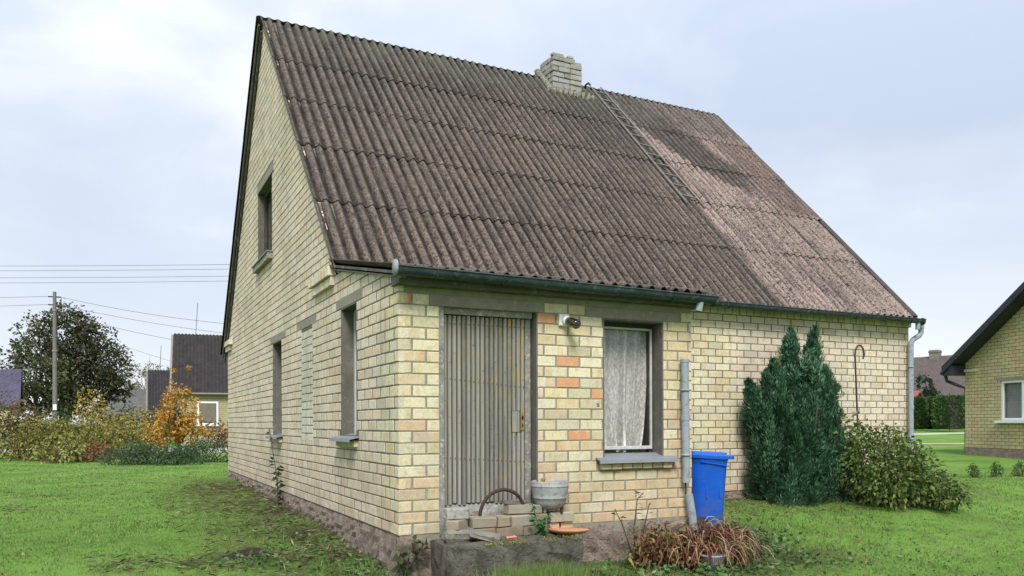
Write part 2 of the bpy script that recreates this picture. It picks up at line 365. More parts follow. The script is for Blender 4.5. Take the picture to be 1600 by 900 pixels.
def roof_mat(name, seed=0, dark=1.0):
    M = NT(name, .95, .1); p = M.pos(); x, y, z = M.xyz(p)
    r = M.rnd()
    n_big = M.noise(p, .55, 4, .55, .3); n_mid = M.noise(p, 4.5, 5, .65); n_fine = M.noise(p, 38, 4, .75)
    old = M.ramp(n_big, [(.3, (.062, .054, .047)), (.5, (.095, .079, .066)), (.7, (.132, .103, .085))])
    upper = M.math('MULTIPLY', M.mr(z, 4.4, 6.8), M.mr(M.noise(p, .9, 4, .6), .35, .6, .35, 1))
    old = M.mix(M.math('MULTIPLY', upper, .75), old, (.055, .054, .053))
    lower = M.mr(z, 2.6, 7.4, 1, 0)
    old = M.mix(M.math('MULTIPLY', lower, M.mr(n_mid, .3, .7, .1, .75)), old, (.142, .101, .080))
    new = M.ramp(n_big, [(.3, (.235, .178, .156)), (.55, (.305, .235, .208)), (.75, (.27, .192, .168))])
    mid_ = M.math('MULTIPLY_ADD', z, -.62, 11.25)                     # a sooty band running down and to the right
    band = M.math('SUBTRACT', 1.0, M.math('DIVIDE', M.math('ABSOLUTE', M.math('SUBTRACT', x, mid_)), .95), clamp=True)
    band = M.math('MULTIPLY', band, M.math('MULTIPLY', M.mr(z, 4.7, 5.7), 1.0))
    patch = M.mr(M.math('ADD', M.math('MULTIPLY', band, .75), M.math('MULTIPLY', M.noise(p, 15, 5, .85), .9)), .66, .78)
    new = M.mix(M.math('MULTIPLY', patch, .92), new, (.030, .029, .028))
    topd = M.math('MULTIPLY', M.mr(z, 6.35, 6.8, 0, .9), M.mr(n_mid, .3, .6, .5, 1))
    new = M.mix(topd, new, (.085, .080, .075))
    red = M.math('MULTIPLY', M.mr(x, 8.2, 8.6), M.math('MULTIPLY', M.mr(z, 4.6, 4.75), M.mr(z, 6.45, 6.6, 1, 0)))
    new = M.mix(M.math('MULTIPLY', red, .8), new, (.115, .075, .065))
    edge = M.math('ADD', x, M.math('MULTIPLY', M.math('SUBTRACT', n_mid, .5), .10))
    c = M.mix(M.mr(edge, 6.39, 6.42), old, new)
    streak = M.math('MULTIPLY', M.mr(edge, 6.0, 6.36, 0, 1), M.mr(edge, 6.38, 6.42, 1, 0))
    c = M.mix(M.math('MULTIPLY', streak, .55), c, (.05, .05, .048))
    c = M.mix(M.mr(r, 0, 1, 0, .30), c, M.mix(.5, c, (.14, .10, .088)))
    soot = M.math('MULTIPLY', M.math('MULTIPLY', M.mr(x, 4.6, 5.3), M.mr(x, 6.2, 6.5, 1, 0)), M.math('MULTIPLY', M.mr(z, 5.0, 6.9), M.mr(n_mid, .3, .55, .4, 1)))
    c = M.mix(M.math('MULTIPLY', soot, .7), c, (.036, .035, .034))
    # rain streaks down the slope, then wave shading painted into the colour: dark troughs, pale crests
    st = M.noise(M.mapped(p, (11, .8, .8)), 1.0, 5, .65)
    c = M.mix(M.mr(st, .46, .66, 0, .7), c, (.034, .031, .029))
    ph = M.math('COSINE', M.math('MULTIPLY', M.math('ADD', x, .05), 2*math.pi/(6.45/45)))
    lich = M.noise(p, 17, 5, .75, .6)
    pale = M.math('MULTIPLY', M.mr(lich, .50, .60), M.mr(n_mid, .35, .6, .35, 1))
    c = M.mix(M.math('MULTIPLY', M.math('MULTIPLY', pale, M.mr(ph, -.5, .5, .25, 1)), .42), c, M.mix(.42, c, (.33, .27, .24)))
    dots = M.math('MULTIPLY', M.mr(M.noise(p, 19, 3, .55, .4), .56, .61), M.mr(M.noise(p, 1.7, 3, .6), .36, .58, .25, 1))
    c = M.mix(M.math('MULTIPLY', dots, .85), c, (.022, .021, .020))
    sp = M.noise(p, 40, 2, .7)
    c = M.mix(M.mr(sp, .55, .64, 0, .36), c, M.mix(.5, c, (.36, .31, .28)))
    c = M.mix(M.mr(sp, .455, .40, 0, .85), c, (.024, .022, .020))
    dots2 = M.mr(M.noise(p, 42, 2, .5), .61, .66)
    c = M.mix(M.math('MULTIPLY', dots2, .7), c, (.025, .025, .023))
    c = M.mix(M.math('MULTIPLY', M.mr(ph, .1, .95, 0, .42), M.mr(M.noise(p, 6, 5, .75), .38, .62)), c, M.mix(.5, c, (.34, .295, .26)))  # crests painted paler, as if catching the light
    trough_shade = M.math('MULTIPLY', M.mr(ph, -.25, -.8), M.mr(M.noise(p, 3.0, 4, .7), .25, .6, .35, 1))  # shade painted along the wave troughs, broken up by noise
    c = M.mix(M.math('MULTIPLY', trough_shade, .93), c, (.012, .011, .010))
    green = M.math('MULTIPLY', M.mr(z, 6.7, 7.5), M.math('MULTIPLY', M.mr(M.noise(p, 1.6, 3, .6), .42, .6), M.mr(x, 6.2, 6.6, 1, .2)))
    c = M.mix(M.math('MULTIPLY', green, .45), c, (.115, .118, .085))
    M.color(c)
    M.bump(M.math('ADD', M.math('MULTIPLY', n_fine, .8), M.noise(p, 14, 4, .65)), .55, .012); return M.m
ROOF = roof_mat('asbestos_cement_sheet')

def plain_roof(name, c1, c2, wave=None):
    M = NT(name, .8, .2); p = M.pos()
    c = M.ramp(M.noise(p, 1.5, 4, .6), [(.3, c1), (.7, c2)])
    c = M.mix(M.mr(M.noise(M.mapped(p, (6, 6, .5)), 1, 5, .7), .5, .75, 0, .6), c, tuple(q*1.9 for q in c2))
    c = M.mix(M.mr(M.noise(p, 2.5, 4, .6), .55, .7, 0, .5), c, tuple(q*.5 for q in c1))
    M.color(c); return M.m

def leaf_mat(name, stops, tr=.3, rough=.6, patchy=False):
    M = NT(name, rough, .3); c = M.ramp(M.island(), stops)
    n_ = M.noise(M.pos(), 1.3, 2, .5)
    c = M.mix(M.mr(n_, .35, .65, 0, .35), c, M.mix(.6, c, stops[len(stops)//2][1]))
    if patchy:
        c = M.mix(M.mr(M.noise(M.pos(), .8, 4, .65), .40, .60, 0, .7), c, (.085, .145, .040))
        c = M.mix(M.mr(M.noise(M.pos(), .5, 3, .6, .5), .54, .66, 0, .4), c, (.27, .33, .11))
    M.color(c); M.trans(c, tr); return M.m

# ------------------------------------------------------------------ leaves
def unit(v): return v/(np.linalg.norm(v, axis=-1, keepdims=True)+1e-9)
def leaf_quads(P, Dv, L, W, fold=.25, droop=0.0):
    """kite shaped leaves: two triangles folded along the midrib; P base, Dv direction"""
    n = len(P); D = unit(Dv); A = rng.normal(size=(n, 3)); side = unit(np.cross(D, A)); nor = np.cross(D, side)
    L = np.broadcast_to(np.asarray(L, float), (n,))[:, None]; W = np.broadcast_to(np.asarray(W, float), (n,))[:, None]
    tip = P + D*L; tip[:, 2] -= (droop*L)[:, 0]
    mid = P + D*L*.45
    V = np.stack([P, mid + side*W*.5 + nor*W*fold, tip, mid - side*W*.5 + nor*W*fold], 1).reshape(-1, 3)
    i = np.arange(n)[:, None]*4
    return V, i + np.array([[0, 1, 2, 3]])
def merge(parts):
    V = []; Q = []; o = 0
    for v, q in parts: V.append(v); Q.append(q+o); o += len(v)
    return np.concatenate(V), np.concatenate(Q)
def blob_points(n, c, r, shell=.55):
    d = unit(rng.normal(size=(n, 3))); rad = shell + (1-shell)*rng.random((n, 1))**.6
    return np.array(c) + d*rad*np.array(r), d

# ================================================================== THE HOUSE
D, LY, WX, PX = 2.21, 11.34, 9.375, 3.16       # main front wall, far corner, house width, porch width
RY, RZ, SL = 6.775, 7.52, 1.03                 # ridge and slope
roof_z = lambda y: RZ - SL*(RY-y)
NRM = np.array([0, -SL, 1])/math.hypot(SL, 1)
house = thing('brick_house', (WX/2, 5.5, -.2), 'yellow brick house with a steep old corrugated roof, weathered plank door and low front porch', 'house')

SIDE = lambda u, z, d: (-d, u, z)              # wall facing -x, u along +y, d = how far it stands out
FRONT = lambda u, z, d: (u, -d, z)
MAIN = lambda u, z, d: (u, D-d, z)

def wall_mesh(us, zs, holes, top, Pf, thick, mat, name, front=0.0):
    """cells of a wall between the cut lines, holes left out, clipped under top(u)"""
    us = sorted(set(us + [h[0] for h in holes] + [h[1] for h in holes])); zs = sorted(set(zs + [h[2] for h in holes] + [h[3] for h in holes]))
    b = MB()
    for i in range(len(us)-1):
        for j in range(len(zs)-1):
            u0, u1, z0, z1 = us[i], us[i+1], zs[j], zs[j+1]; uc, zc = (u0+u1)/2, (z0+z1)/2
            if any(h[0] < uc < h[1] and h[2] < zc < h[3] for h in holes): continue
            t0, t1 = (top(u0+1e-4), top(u1-1e-4)) if top else (9e9, 9e9)
            poly = clip_top([(u0, z0), (u1, z0), (u1, z1), (u0, z1)], u0, t0, u1, t1)
            if len(poly) < 3: continue
            b.prism(poly, lambda u, z: Pf(u, z, front), lambda u, z: Pf(u, z, -thick))
    return b.build(name, mat, house, fixn=True)
def clip_top(poly, u0, t0, u1, t1):
    f = lambda p: (t0 + (t1-t0)*(p[0]-u0)/(u1-u0)) - p[1]
    out_ = []
    for i in range(len(poly)):
        a, b = poly[i], poly[(i+1) % len(poly)]; fa, fb = f(a), f(b)
        if fa >= 0: out_.append(a)
        if (fa >= 0) != (fb >= 0):
            t = fa/(fa-fb); out_.append((a[0]+t*(b[0]-a[0]), a[1]+t*(b[1]-a[1])))
    return out_
def side_top(y):
    if y < 2.2: return 2.225 + .195*y
    return min(roof_z(y), RZ - SL*(y-RY)) - .035

MREC = -.006                                    # mortar lies this far behind the brick faces
side_holes = [(1.32, 1.93, .85, 2.20), (5.32, 6.04, .81, 2.20), (6.06, 7.38, 3.60, 4.83)]
front_holes = [(.375, 1.355, -.1, 2.00), (2.08, 2.80, .62, 1.99)]
side_wall = wall_mesh([.012, 2.2, RY, LY], [0, 2.0, 7.6], side_holes, side_top, SIDE, .26, MORTAR_SIDE, 'wall', -.0032)
front_wall = wall_mesh([.0095, PX], [0, 2.16], front_holes, None, FRONT, .24, MORTAR_FRONT, 'wall', MREC)
main_wall = wall_mesh([PX-.1, WX], [0, 2.66], [], None, MAIN, .25, MORTAR, 'wall', MREC)
b = MB(); b.box((WX-.25, D+.26, 0), (WX-.01, LY-.01, 2.75)); b.box((.27, LY-.25, 0), (WX-.26, LY-.012, 2.75))
b.box((PX-.24, .25, 0), (PX-.012, D-.02, 2.3))
b.prism([(D+.1, 2.76), (LY-.1, 2.76), (RY, 7.4)], lambda y, z: (WX-.02, y, z), lambda y, z: (WX-.25, y, z))
b.build('wall', B_JOIN, house, fixn=True)
b = MB(); b.box((.27, D+.3, -.02), (WX-.3, LY-.3, .0)); b.box((.27, .3, -.02), (PX-.3, D+.2, .0)); b.box((.27, D+.3, 2.5), (WX-.3, LY-.3, 2.55)); b.build('floor_slab', BLACK, house)
b = MB(); b.box((.30, 2.9, 0), (WX-.3, 3.0, 2.5)); b.build('inner_wall', BLACK, house)

# ---- bricks
PITCH, BL, BH = .26, .246, .0885
def course_bricks(umax, z0, ncourse, holes, umin=0, first=0, ch=.1):
    R = []
    for k in range(ncourse):
        za, zb = z0 + k*ch + .0055, z0 + (k+1)*ch - .006
        zc = (za+zb)/2; u = umin - (0 if (k+first) % 2 else .13)
        cuts = [(h[0], h[1]) for h in holes if h[2] < zc < h[3]]
        while u < umax:
            segs = [(max(u, umin), min(u+BL, umax))]
            for a, c in cuts:
                ns = []
                for s0, s1 in segs:
                    if c <= s0 or a >= s1: ns.append((s0, s1)); continue
                    if a - s0 > 0: ns.append((s0, a))
                    if s1 - c > 0: ns.append((c, s1))
                segs = ns
            R += [(s0+(.003 if s0 > umin+.01 else 0), s1, za, zb, k) for s0, s1 in segs if s1-s0 > .03]
            u += PITCH
    return R
lint_side = [(1.10, 2.14, 2.20, 2.315), (5.00, 6.20, 2.20, 2.315), (3.10, 4.22, 2.19, 2.30), (5.92, 7.44, 4.83, 4.98)]
lint_front = [(.285, 1.405, 2.0, 2.11), (1.874, 3.025, 1.99, 2.10)]
BLK = (3.30, 3.95, .75, 2.19)                   # the bricked-up opening
cand = []
for r in course_bricks(PX, 0, 21, front_holes + lint_front + [(2.0, 2.93, .5, .62)]): cand.append(('front', r))
for r in course_bricks(LY, 0, 76, side_holes + lint_side + [BLK, (1.25, 2.0, .76, .85), (5.25, 6.1, .73, .81), (6.0, 7.44, 3.5, 3.6)], first=1):
    cand.append(('side', r))
for r in course_bricks(BLK[1]-.012, .75, 14, [], umin=BLK[0]+.012): cand.append(('block', r))
for r in course_bricks(WX, 0, 25, [], umin=PX+.01, first=1): cand.append(('main', r))
k = PX + .01
while k < WX + .03:                             # course of headers under the main eave
    cand.append(('head', (k, min(k+.122, WX+.03), 2.506, 2.60, 26))); k += .131
MAPS = dict(front=FRONT, side=SIDE, block=SIDE, main=MAIN, head=lambda u, z, d: MAIN(u, z, d+.03))
def px_size(kind, r):
    u0, u1, z0, z1 = r[:4]; P = MAPS[kind]
    c = np.array(P((u0+u1)/2, (z0+z1)/2, 0)); v = CAM-c; dep = depth_of(c)
    n_ = np.array(P(0, 0, 1))-np.array(P(0, 0, 0)); cosn = max(0, float(n_ @ v))/np.linalg.norm(v)
    if kind == 'main' and c[0] < 4.9: return 0
    if kind == 'side' and z1 > side_top((u0+u1)/2)-.02: return 0
    if kind == 'main' and 6.4 < c[0] < 8 and c[2] < 1.6: return 0
    return (u1-u0)*(z1-z0)*cosn/dep**2
cand.sort(key=lambda q: -px_size(*q))
NB = 256
BM = {}
def brick_mesh(l, h, var):
    key = (round(l, 3), round(h, 3), var)
    if key in BM: return BM[key]
    r = random.Random(hash(key) & 0xffff); b = MB(); j = lambda s: r.uniform(-s, s)
    a = [(x*(l/2-.005)+j(.002), j(.0008), z*(h/2-.005)+j(.0018)) for x, z in ((-1, -1), (1, -1), (1, 1), (-1, 1))]
    m_ = [(x*l/2+j(.0016), .0028, z*h/2+j(.0014)) for x, z in ((-1, -1), (1, -1), (1, 1), (-1, 1))]
    k_ = [(x*l/2, .06, z*h/2) for x, z in ((-1, -1), (1, -1), (1, 1), (-1, 1))]
    b.add(a+m_+k_, [(0, 1, 2, 3)] + [(i+4, (i+1) % 4+4, (i+1) % 4, i) for i in range(4)] + [(i+8, (i+1) % 4+8, (i+1) % 4+4, i+4) for i in range(4)])
    me = bpy.data.meshes.new('brick'); me.from_pydata(b.v, [], b.f); me.update(); me.materials.append(B_PALE)
    BM[key] = me; return me
rb = random.Random(5)
def brick_class(kind, u, z):
    if kind == 'block': return B_WHITE
    q = rb.random()
    if kind == 'front':
        wz = .05 + .85*float(sstep(1.0, .05, z))*.5*(.45+.55*float(sstep(.6, 1.6, u))) + (.5 if u > 2.8 else 0) + .10*float(sstep(.3, 1.6, u))
        if .2 < u < 2.9 and q < .012: return B_RED
        return B_WARM if q < wz*.75 else (B_MID if q < wz*.75+.35 else B_PALE)
    if kind == 'side':
        wz = .02 + .1*float(sstep(.5, .0, z))
        return B_WARM if q < wz else (B_MID if q < .2 + .5*float(sstep(1.2, 0, z)) else B_PALE)
    return B_WARM if q < .05 else (B_MID if q < .42 else B_PALE)
special = [(1.62, 1.55, B_RED), (1.62, 1.35, B_RED), (1.97, 1.25, B_RED), (1.75, .85, B_RED), (.06, 2.05, B_RED), (1.45, 1.95, B_RED)]
WALLS = dict(front=front_wall, side=side_wall, block=side_wall, main=main_wall, head=main_wall)
rest = MB(); rest_w = MB()
def brick_prism(b, P, r, top=None):
    u0, u1, z0, z1 = r[:4]; jd = rb.uniform(-.002, .002)
    poly = [(u0+.002, z0), (u1-.002, z0), (u1-.002, z1), (u0+.002, z1)]
    if top:
        poly = clip_top(poly, u0, top(u0+1e-4), u1, top(u1-1e-4))
        if len(poly) < 3: return
    poly = [(u+rb.uniform(-.0018, .0018), z+rb.uniform(-.0016, .0016)) for u, z in poly]
    cu = sum(p[0] for p in poly)/len(poly); cz = sum(p[1] for p in poly)/len(poly)
    n = len(poly); hu = max(abs(p[0]-cu) for p in poly)+1e-6; hz_ = max(abs(p[1]-cz) for p in poly)+1e-6
    ins = lambda u, z, e: (cu+(u-cu)*(1-e/hu), cz+(z-cz)*(1-e/hz_)) if hu > .02 and hz_ > .02 else (u, z)
    vs = [P(*ins(u, z, .005), jd) for u, z in poly] + [P(u, z, jd-.0028) for u, z in poly] + [P(u, z, -.05) for u, z in poly]
    fs = [tuple(range(n))] + [(i+n, (i+1) % n+n, (i+1) % n, i) for i in range(n)] + [(i+2*n, (i+1) % n+2*n, (i+1) % n+n, i+n) for i in range(n)]
    b.add(vs, fs)
rot_side = Matrix.Rotation(-math.pi/2, 4, 'Z')
count = 0
for kind, r in cand:
    u0, u1, z0, z1, kk = r; P = MAPS[kind]; u = (u0+u1)/2; z = (z0+z1)/2
    if count < NB and px_size(kind, r) > 0:
        count += 1
        o = bpy.data.objects.new('brick', brick_mesh(u1-u0-.003, z1-z0, rb.randrange(4))); COL.objects.link(o)
        o.location = P(u+rb.uniform(-.0015, .0015), z+rb.uniform(-.001, .001), rb.uniform(-.002, .002) - .0005)
        if kind in ('side', 'block'): o.rotation_euler = (rb.uniform(-.004, .004), 0, -math.pi/2)
        else: o.rotation_euler = (rb.uniform(-.004, .004), 0, rb.uniform(-.004, .004))
        o.parent = WALLS[kind]
        mt = brick_class(kind, u, z)
        for su, sz, sm_ in special:
            if kind == 'front' and abs(u-su) < .13 and abs(z-sz) < .05: mt = sm_
        o.material_slots[0].link = 'OBJECT'; o.material_slots[0].material = mt
    elif kind == 'block': brick_prism(rest_w, P, r)
    else: brick_prism(rest, P, r, side_top if kind == 'side' else None)
rest.build('brickwork', B_JOIN, house, fixn=True, kind='stuff')
if rest_w.v: rest_w.build('infill_brickwork', B_WHITE, house, fixn=True, kind='stuff')

# ---- plinth
b = MB()
def plinth_strip(P, u0, u1, n, zt=0.0):
    us = np.linspace(u0, u1, n); rows = 8; vs = []
    for i, u in enumerate(us):
        x, y, _ = P(u, 0, 0); zb = g1(x-.03, y-.03) - .12
        for j in range(rows):
            t = j/(rows-1); zz = zt - .004 + (zb-zt)*t
            d = -.012 + (.0 if j == 0 else rng.uniform(-.006, .03)) + .03*t
            if i == 0 or i == n-1: d = .02
            vs.append(P(u, zz, d))
    fs = [(i*rows+j, (i+1)*rows+j, (i+1)*rows+j+1, i*rows+j+1) for i in range(n-1) for j in range(rows-1)]
    b.add(vs, fs, False)
plinth_strip(SIDE, -.02, LY, 130); plinth_strip(FRONT, -.02, PX, 40); plinth_strip(MAIN, PX-.05, WX, 40)
b.box((.07, .07, -.6), (PX-.07, D+.2, -.03)); b.box((.07, D+.08, -.6), (WX-.07, LY-.05, -.03))
b.build('plinth', PLINTH, house, fixn=True)

# ---- lintels
def slab(P, r, d0, d1, mat, name, bev=0.0, parent=None, jit=0):
    b = MB(); u0, u1, z0, z1 = r; A = np.array(P(u0, z0, d0)); B = np.array(P(u1, z1, d1))
    b.box(np.minimum(A, B), np.maximum(A, B), bev=bev, jit=jit); return b.build(name, mat, parent or house)
for r in lint_side: slab(SIDE, (r[0], r[1], r[2]+.001, r[3]-.006), -.2, .001, LINTEL, 'lintel', .004)
for r in lint_front: slab(FRONT, (r[0], r[1], r[2]+.001, r[3]-.006), -.2, .001, LINTEL, 'lintel', .004)

# ---- openings on the side wall: plastered reveals, frame, pane, sill
def opening(P, r, rec, fw_, frame_mat, plaster=True, depth=.26, muntins=()):
    u0, u1, z0, z1 = r
    if plaster:
        t = .014
        b = MB()
        for a in ((u0-.002, u0+t, z0, z1), (u1-t, u1+.002, z0, z1), (u0+t, u1-t, z1-t, z1+.002)):
            A = np.array(P(a[0], a[2], -depth)); B = np.array(P(a[1], a[3], -.001)); b.box(np.minimum(A, B), np.maximum(A, B))
        b.build('reveal', PLASTER, house); u0 += t; u1 -= t; z1 -= t
    b = MB()
    def bar(a, d0, d1):
        A = np.array(P(a[0], a[2], d0)); B = np.array(P(a[1], a[3], d1)); b.box(np.minimum(A, B), np.maximum(A, B), bev=.004)
    d0, d1 = -rec-.05, -rec
    bar((u0, u0+fw_, z0, z1), d0, d1); bar((u1-fw_, u1, z0, z1), d0, d1)
    bar((u0+fw_, u1-fw_, z1-fw_, z1), d0, d1-.002); bar((u0+fw_, u1-fw_, z0, z0+fw_), d0, d1-.002)
    for m_ in muntins: bar(m_, d0, d1-.004)
    fr = b.build('window_frame', frame_mat, house)
    b = MB(); b.add([P(u_, z_, -rec-.03) for u_, z_ in ((u0+fw_-.005, z0+fw_-.005), (u1-fw_+.005, z0+fw_-.005), (u1-fw_+.005, z1-fw_+.005), (u0+fw_-.005, z1-fw_+.005))], [(0, 1, 2, 3)])
    b.build('pane', GLASS, fr); return fr
opening(SIDE, (1.32, 1.93, .85, 2.20), .135, .05, WHITEW)
opening(SIDE, (5.32, 6.04, .81, 2.20), .18, .05, DARKW)
opening(SIDE, (6.06, 7.38, 3.60, 4.83), .10, .06, DARKW, False, muntins=[(6.70, 6.75, 3.66, 4.77)])
# dark rooms behind the side windows are closed by the inner walls
def metal_sill(P, r, zback, zfront, out_, drop=.035):
    u0, u1 = r; b = MB(); t = .006
    pts = [(-.12, zback), (out_, zfront), (out_+.004, zfront-drop), (out_-.012, zfront-drop), (out_-.014, zfront-.012), (-.12, zback-.012)]
    b.prism(pts, lambda d, z: P(u0, z, d), lambda d, z: P(u1, z, d))
    return b.build('window_sill', SILLM, house, fixn=True)
metal_sill(SIDE, (1.24, 2.02), .865, .82, .11); metal_sill(SIDE, (5.24, 6.12), .825, .785, .10)
metal_sill(FRONT, (1.99, 2.925), .665, .612, .085)
def sill_bricks(P, u0, u1, z0, z1, out_, mats, w_=.122):
    u = u0
    while u < u1-.03:
        slab(P, (u+.004, min(u+w_, u1)-.004, z0+rb.uniform(-.003, .003), z1), -.05, out_+rb.uniform(-.006, .004), mats[rb.randrange(len(mats))], 'brick', .006); u += w_
sill_bricks(FRONT, 2.03, 2.88, .515, .572, .045, [B_WARM, B_WARM, B_WARM, B_MID])
sill_bricks(SIDE, 1.28, 1.99, .73, .80, .045, [B_PALE, B_MID]); sill_bricks(SIDE, 5.28, 6.08, .70, .765, .045, [B_PALE])
sill_bricks(SIDE, 6.0, 7.46, 3.50, 3.595, .075, [rough_mat('weathered_sill_brick', (.20, .185, .145), (.33, .30, .235), 9, .6, .006)])
slab(SIDE, (5.99, 7.47, 3.597, 3.618), -.08, .095, SILLM, 'window_sill', .003)
# corbelled kneelers at the eaves
def kneeler(y0, y1, s):
    b = MB()
    for za, zb, dd, cut in ((2.60, 2.70, .075, 0), (2.495, 2.59, .045, .09)):
        u = y0 if s > 0 else y0 + cut
        end = y1 - cut if s > 0 else y1
        while u < end-.03:
            e_ = min(u+.122, end); b.box((-dd+rb.uniform(-.003, .003), u+.003, za), (.05, e_-.003, zb), bev=.005); u += .13
    return b.build('kneeler', B_JOIN, house)
kneeler(2.19, 3.20, 1); kneeler(10.62, LY+.02, -1)

# ---- front window
opening(FRONT, (2.08, 2.80, .62, 1.99), .155, .05, DARKW, depth=.24)
b = MB()
for a in ((2.145, 2.165, .70, 1.93), (2.742, 2.762, .70, 1.93), (2.165, 2.742, 1.91, 1.93), (2.165, 2.742, .70, .735)):
    b.box((a[0], .135, a[2]), (a[1], .18, a[3]), bev=.004)
b.build('window_frame', WHITEW, house)
def lace():
    M = NT('lace_curtain', .9, .1); p = M.pos(); x, y, z = M.xyz(p)
    c = M.ramp(M.noise(M.mapped(p, (34, 34, 20)), 1, 3, .6), [(.35, (.50, .49, .485)), (.65, (.64, .63, .62))])
    c = M.mix(M.mr(z, 1.85, 1.87, 0, .35), c, (.45, .47, .47))
    M.color(c)
    tr = M.n('ShaderNodeBsdfTransparent'); mx = M.n('ShaderNodeMixShader')
    M.l(M.mr(M.noise(M.mapped(p, (50, 50, 30)), 1, 3, .6), .4, .62, .62, 1.0), mx.inputs[0])
    M.l(tr.outputs[0], mx.inputs[1]); M.l(M.b.outputs[0], mx.inputs[2]); M.l(mx.outputs[0], M.t.nodes['Material Output'].inputs['Surface'])
    return M.m
nu, nv = 90, 40; V = []
for j in range(nv):
    t = j/(nv-1)
    for i in range(nu):
        s_ = i/(nu-1); x = 2.13 + (.575 + .06*t**.7 - .06*(1-t)**3)*s_
        f_ = .042*math.sin(s_*30+.6*math.sin(t*3)) + .022*math.sin(s_*17+1.4*t+1) + .010*math.sin(s_*80)
        bulge = .16*math.exp(-((t-.0)/.12)**2)*math.exp(-((s_-.45)/.25)**2)
        pull = .10*math.exp(-((s_-.35)/.2)**2)*max(0, .35-t)
        V.append((x + pull, .24 + f_*(1-.3*t) - bulge*.25, .70 + 1.22*t + .03*math.sin(s_*9)*(1-t)))
Q = np.array([[j*nu+i, j*nu+i+1, (j+1)*nu+i+1, (j+1)*nu+i] for j in range(nv-1) for i in range(nu-1)])
link('lace_curtain', npmesh('lace_curtain', np.array(V), Q, lace(), True), label='white lace curtain hanging behind the front porch window', cat='curtain')
b = MB(); b.box((1.9, .55, .4), (3.0, .57, 2.1)); b.box((1.885, .26, .4), (1.9, .57, 2.1)); b.build('inner_wall', DARKW, house)

# ---- door: frame, planks, lower board, lock plate
b = MB()
b.box((.377, .012, -.03), (.425, .11, 1.998), jit=.002); b.box((1.268, .085, .0), (1.325, .17, 1.94), jit=.002)
b.box((.427, .05, 1.945), (1.325, .13, 1.998), jit=.002)
b.build('door_frame', rough_mat('old_door_frame', (.15, .145, .13), (.30, .29, .265), 11, .6, .004, .9, spots=(.40, .39, .36)), house)
b = MB(); b.box((1.342, .0015, .0), (1.3565, .235, 1.998)); b.box((1.327, .12, .0), (1.34, .235, 1.998)); b.build('reveal', PLASTER, house)
door = MB().box((.43, .095, .12), (1.26, .125, 1.94)).build('door', DARKW, house)
b = MB(); b.box((.432, .088, .0), (1.26, .105, .236), jit=.003); b.box((.46, .082, .05), (1.25, .092, .225), jit=.003); b.build('board', GREYW, door)
npk = 18; pw = (1.262-.437)/npk
for i in range(npk):
    x0 = .437 + i*pw; zb = .245 + rb.uniform(-.012, .010); zt = 1.935 + rb.uniform(-.004, .003); y0 = .066 + rb.uniform(-.002, .003)
    segs = [(zb, zt)]
    if i in (15, 16): segs = [(zb, .88), (1.085, zt)]
    for a, c in segs:
        b = MB(); g_ = .008; bl = .008; x1 = x0+pw
        b.prism([(x0+g_-.003, .096), (x0+g_, y0+.008), (x0+g_+bl, y0), (x1-g_-bl, y0+rb.uniform(-.001, .001)), (x1-g_, y0+.008), (x1-g_+.003, .096)],
                lambda x, y: (x, y, a), lambda x, y: (x, y, c))
        b.build('plank', PLANKM, door, fixn=True)
b = MB()
for i in range(npk):
    for zn in (1.37 - .004*i, .66 - .003*i, 1.86):
        xn = .437 + (i+.5)*pw; b.box((xn-.0025, .061, zn-.005), (xn+.0025, .068, zn+.005))
b.build('nails', IRON, door, kind='stuff')
LOCK = rough_mat('lock_plate_yellow', (.21, .14, .04), (.30, .22, .08), 25, .3, .002, .6, spots=(.12, .06, .03))
b = MB(); b.box((1.21, .060, .90), (1.245, .068, 1.075), bev=.002); lp = b.build('lock_plate', LOCK, door)
b = MB(); b.box((1.218, .0575, 1.0), (1.236, .062, 1.035)); b.box((1.222, .0575, .935), (1.232, .062, .965)); b.build('keyhole', BLACK, lp)
b = MB(); b.box((1.125, .070, .885), (1.203, .078, 1.082), bev=.002); b.build('repair_board', PLANKM, door)
b = MB()                                        # small black mark scribbled on a brick
b.tube([(2.0, -.003, 1.150), (2.01, -.003, 1.158), (2.02, -.003, 1.148), (2.03, -.003, 1.16)], .0035, 5)
b.tube([(2.003, -.003, 1.13), (2.013, -.003, 1.138), (2.023, -.003, 1.128), (2.033, -.003, 1.14)], .0035, 5)
b.build('brick_mark', BLACK, house)

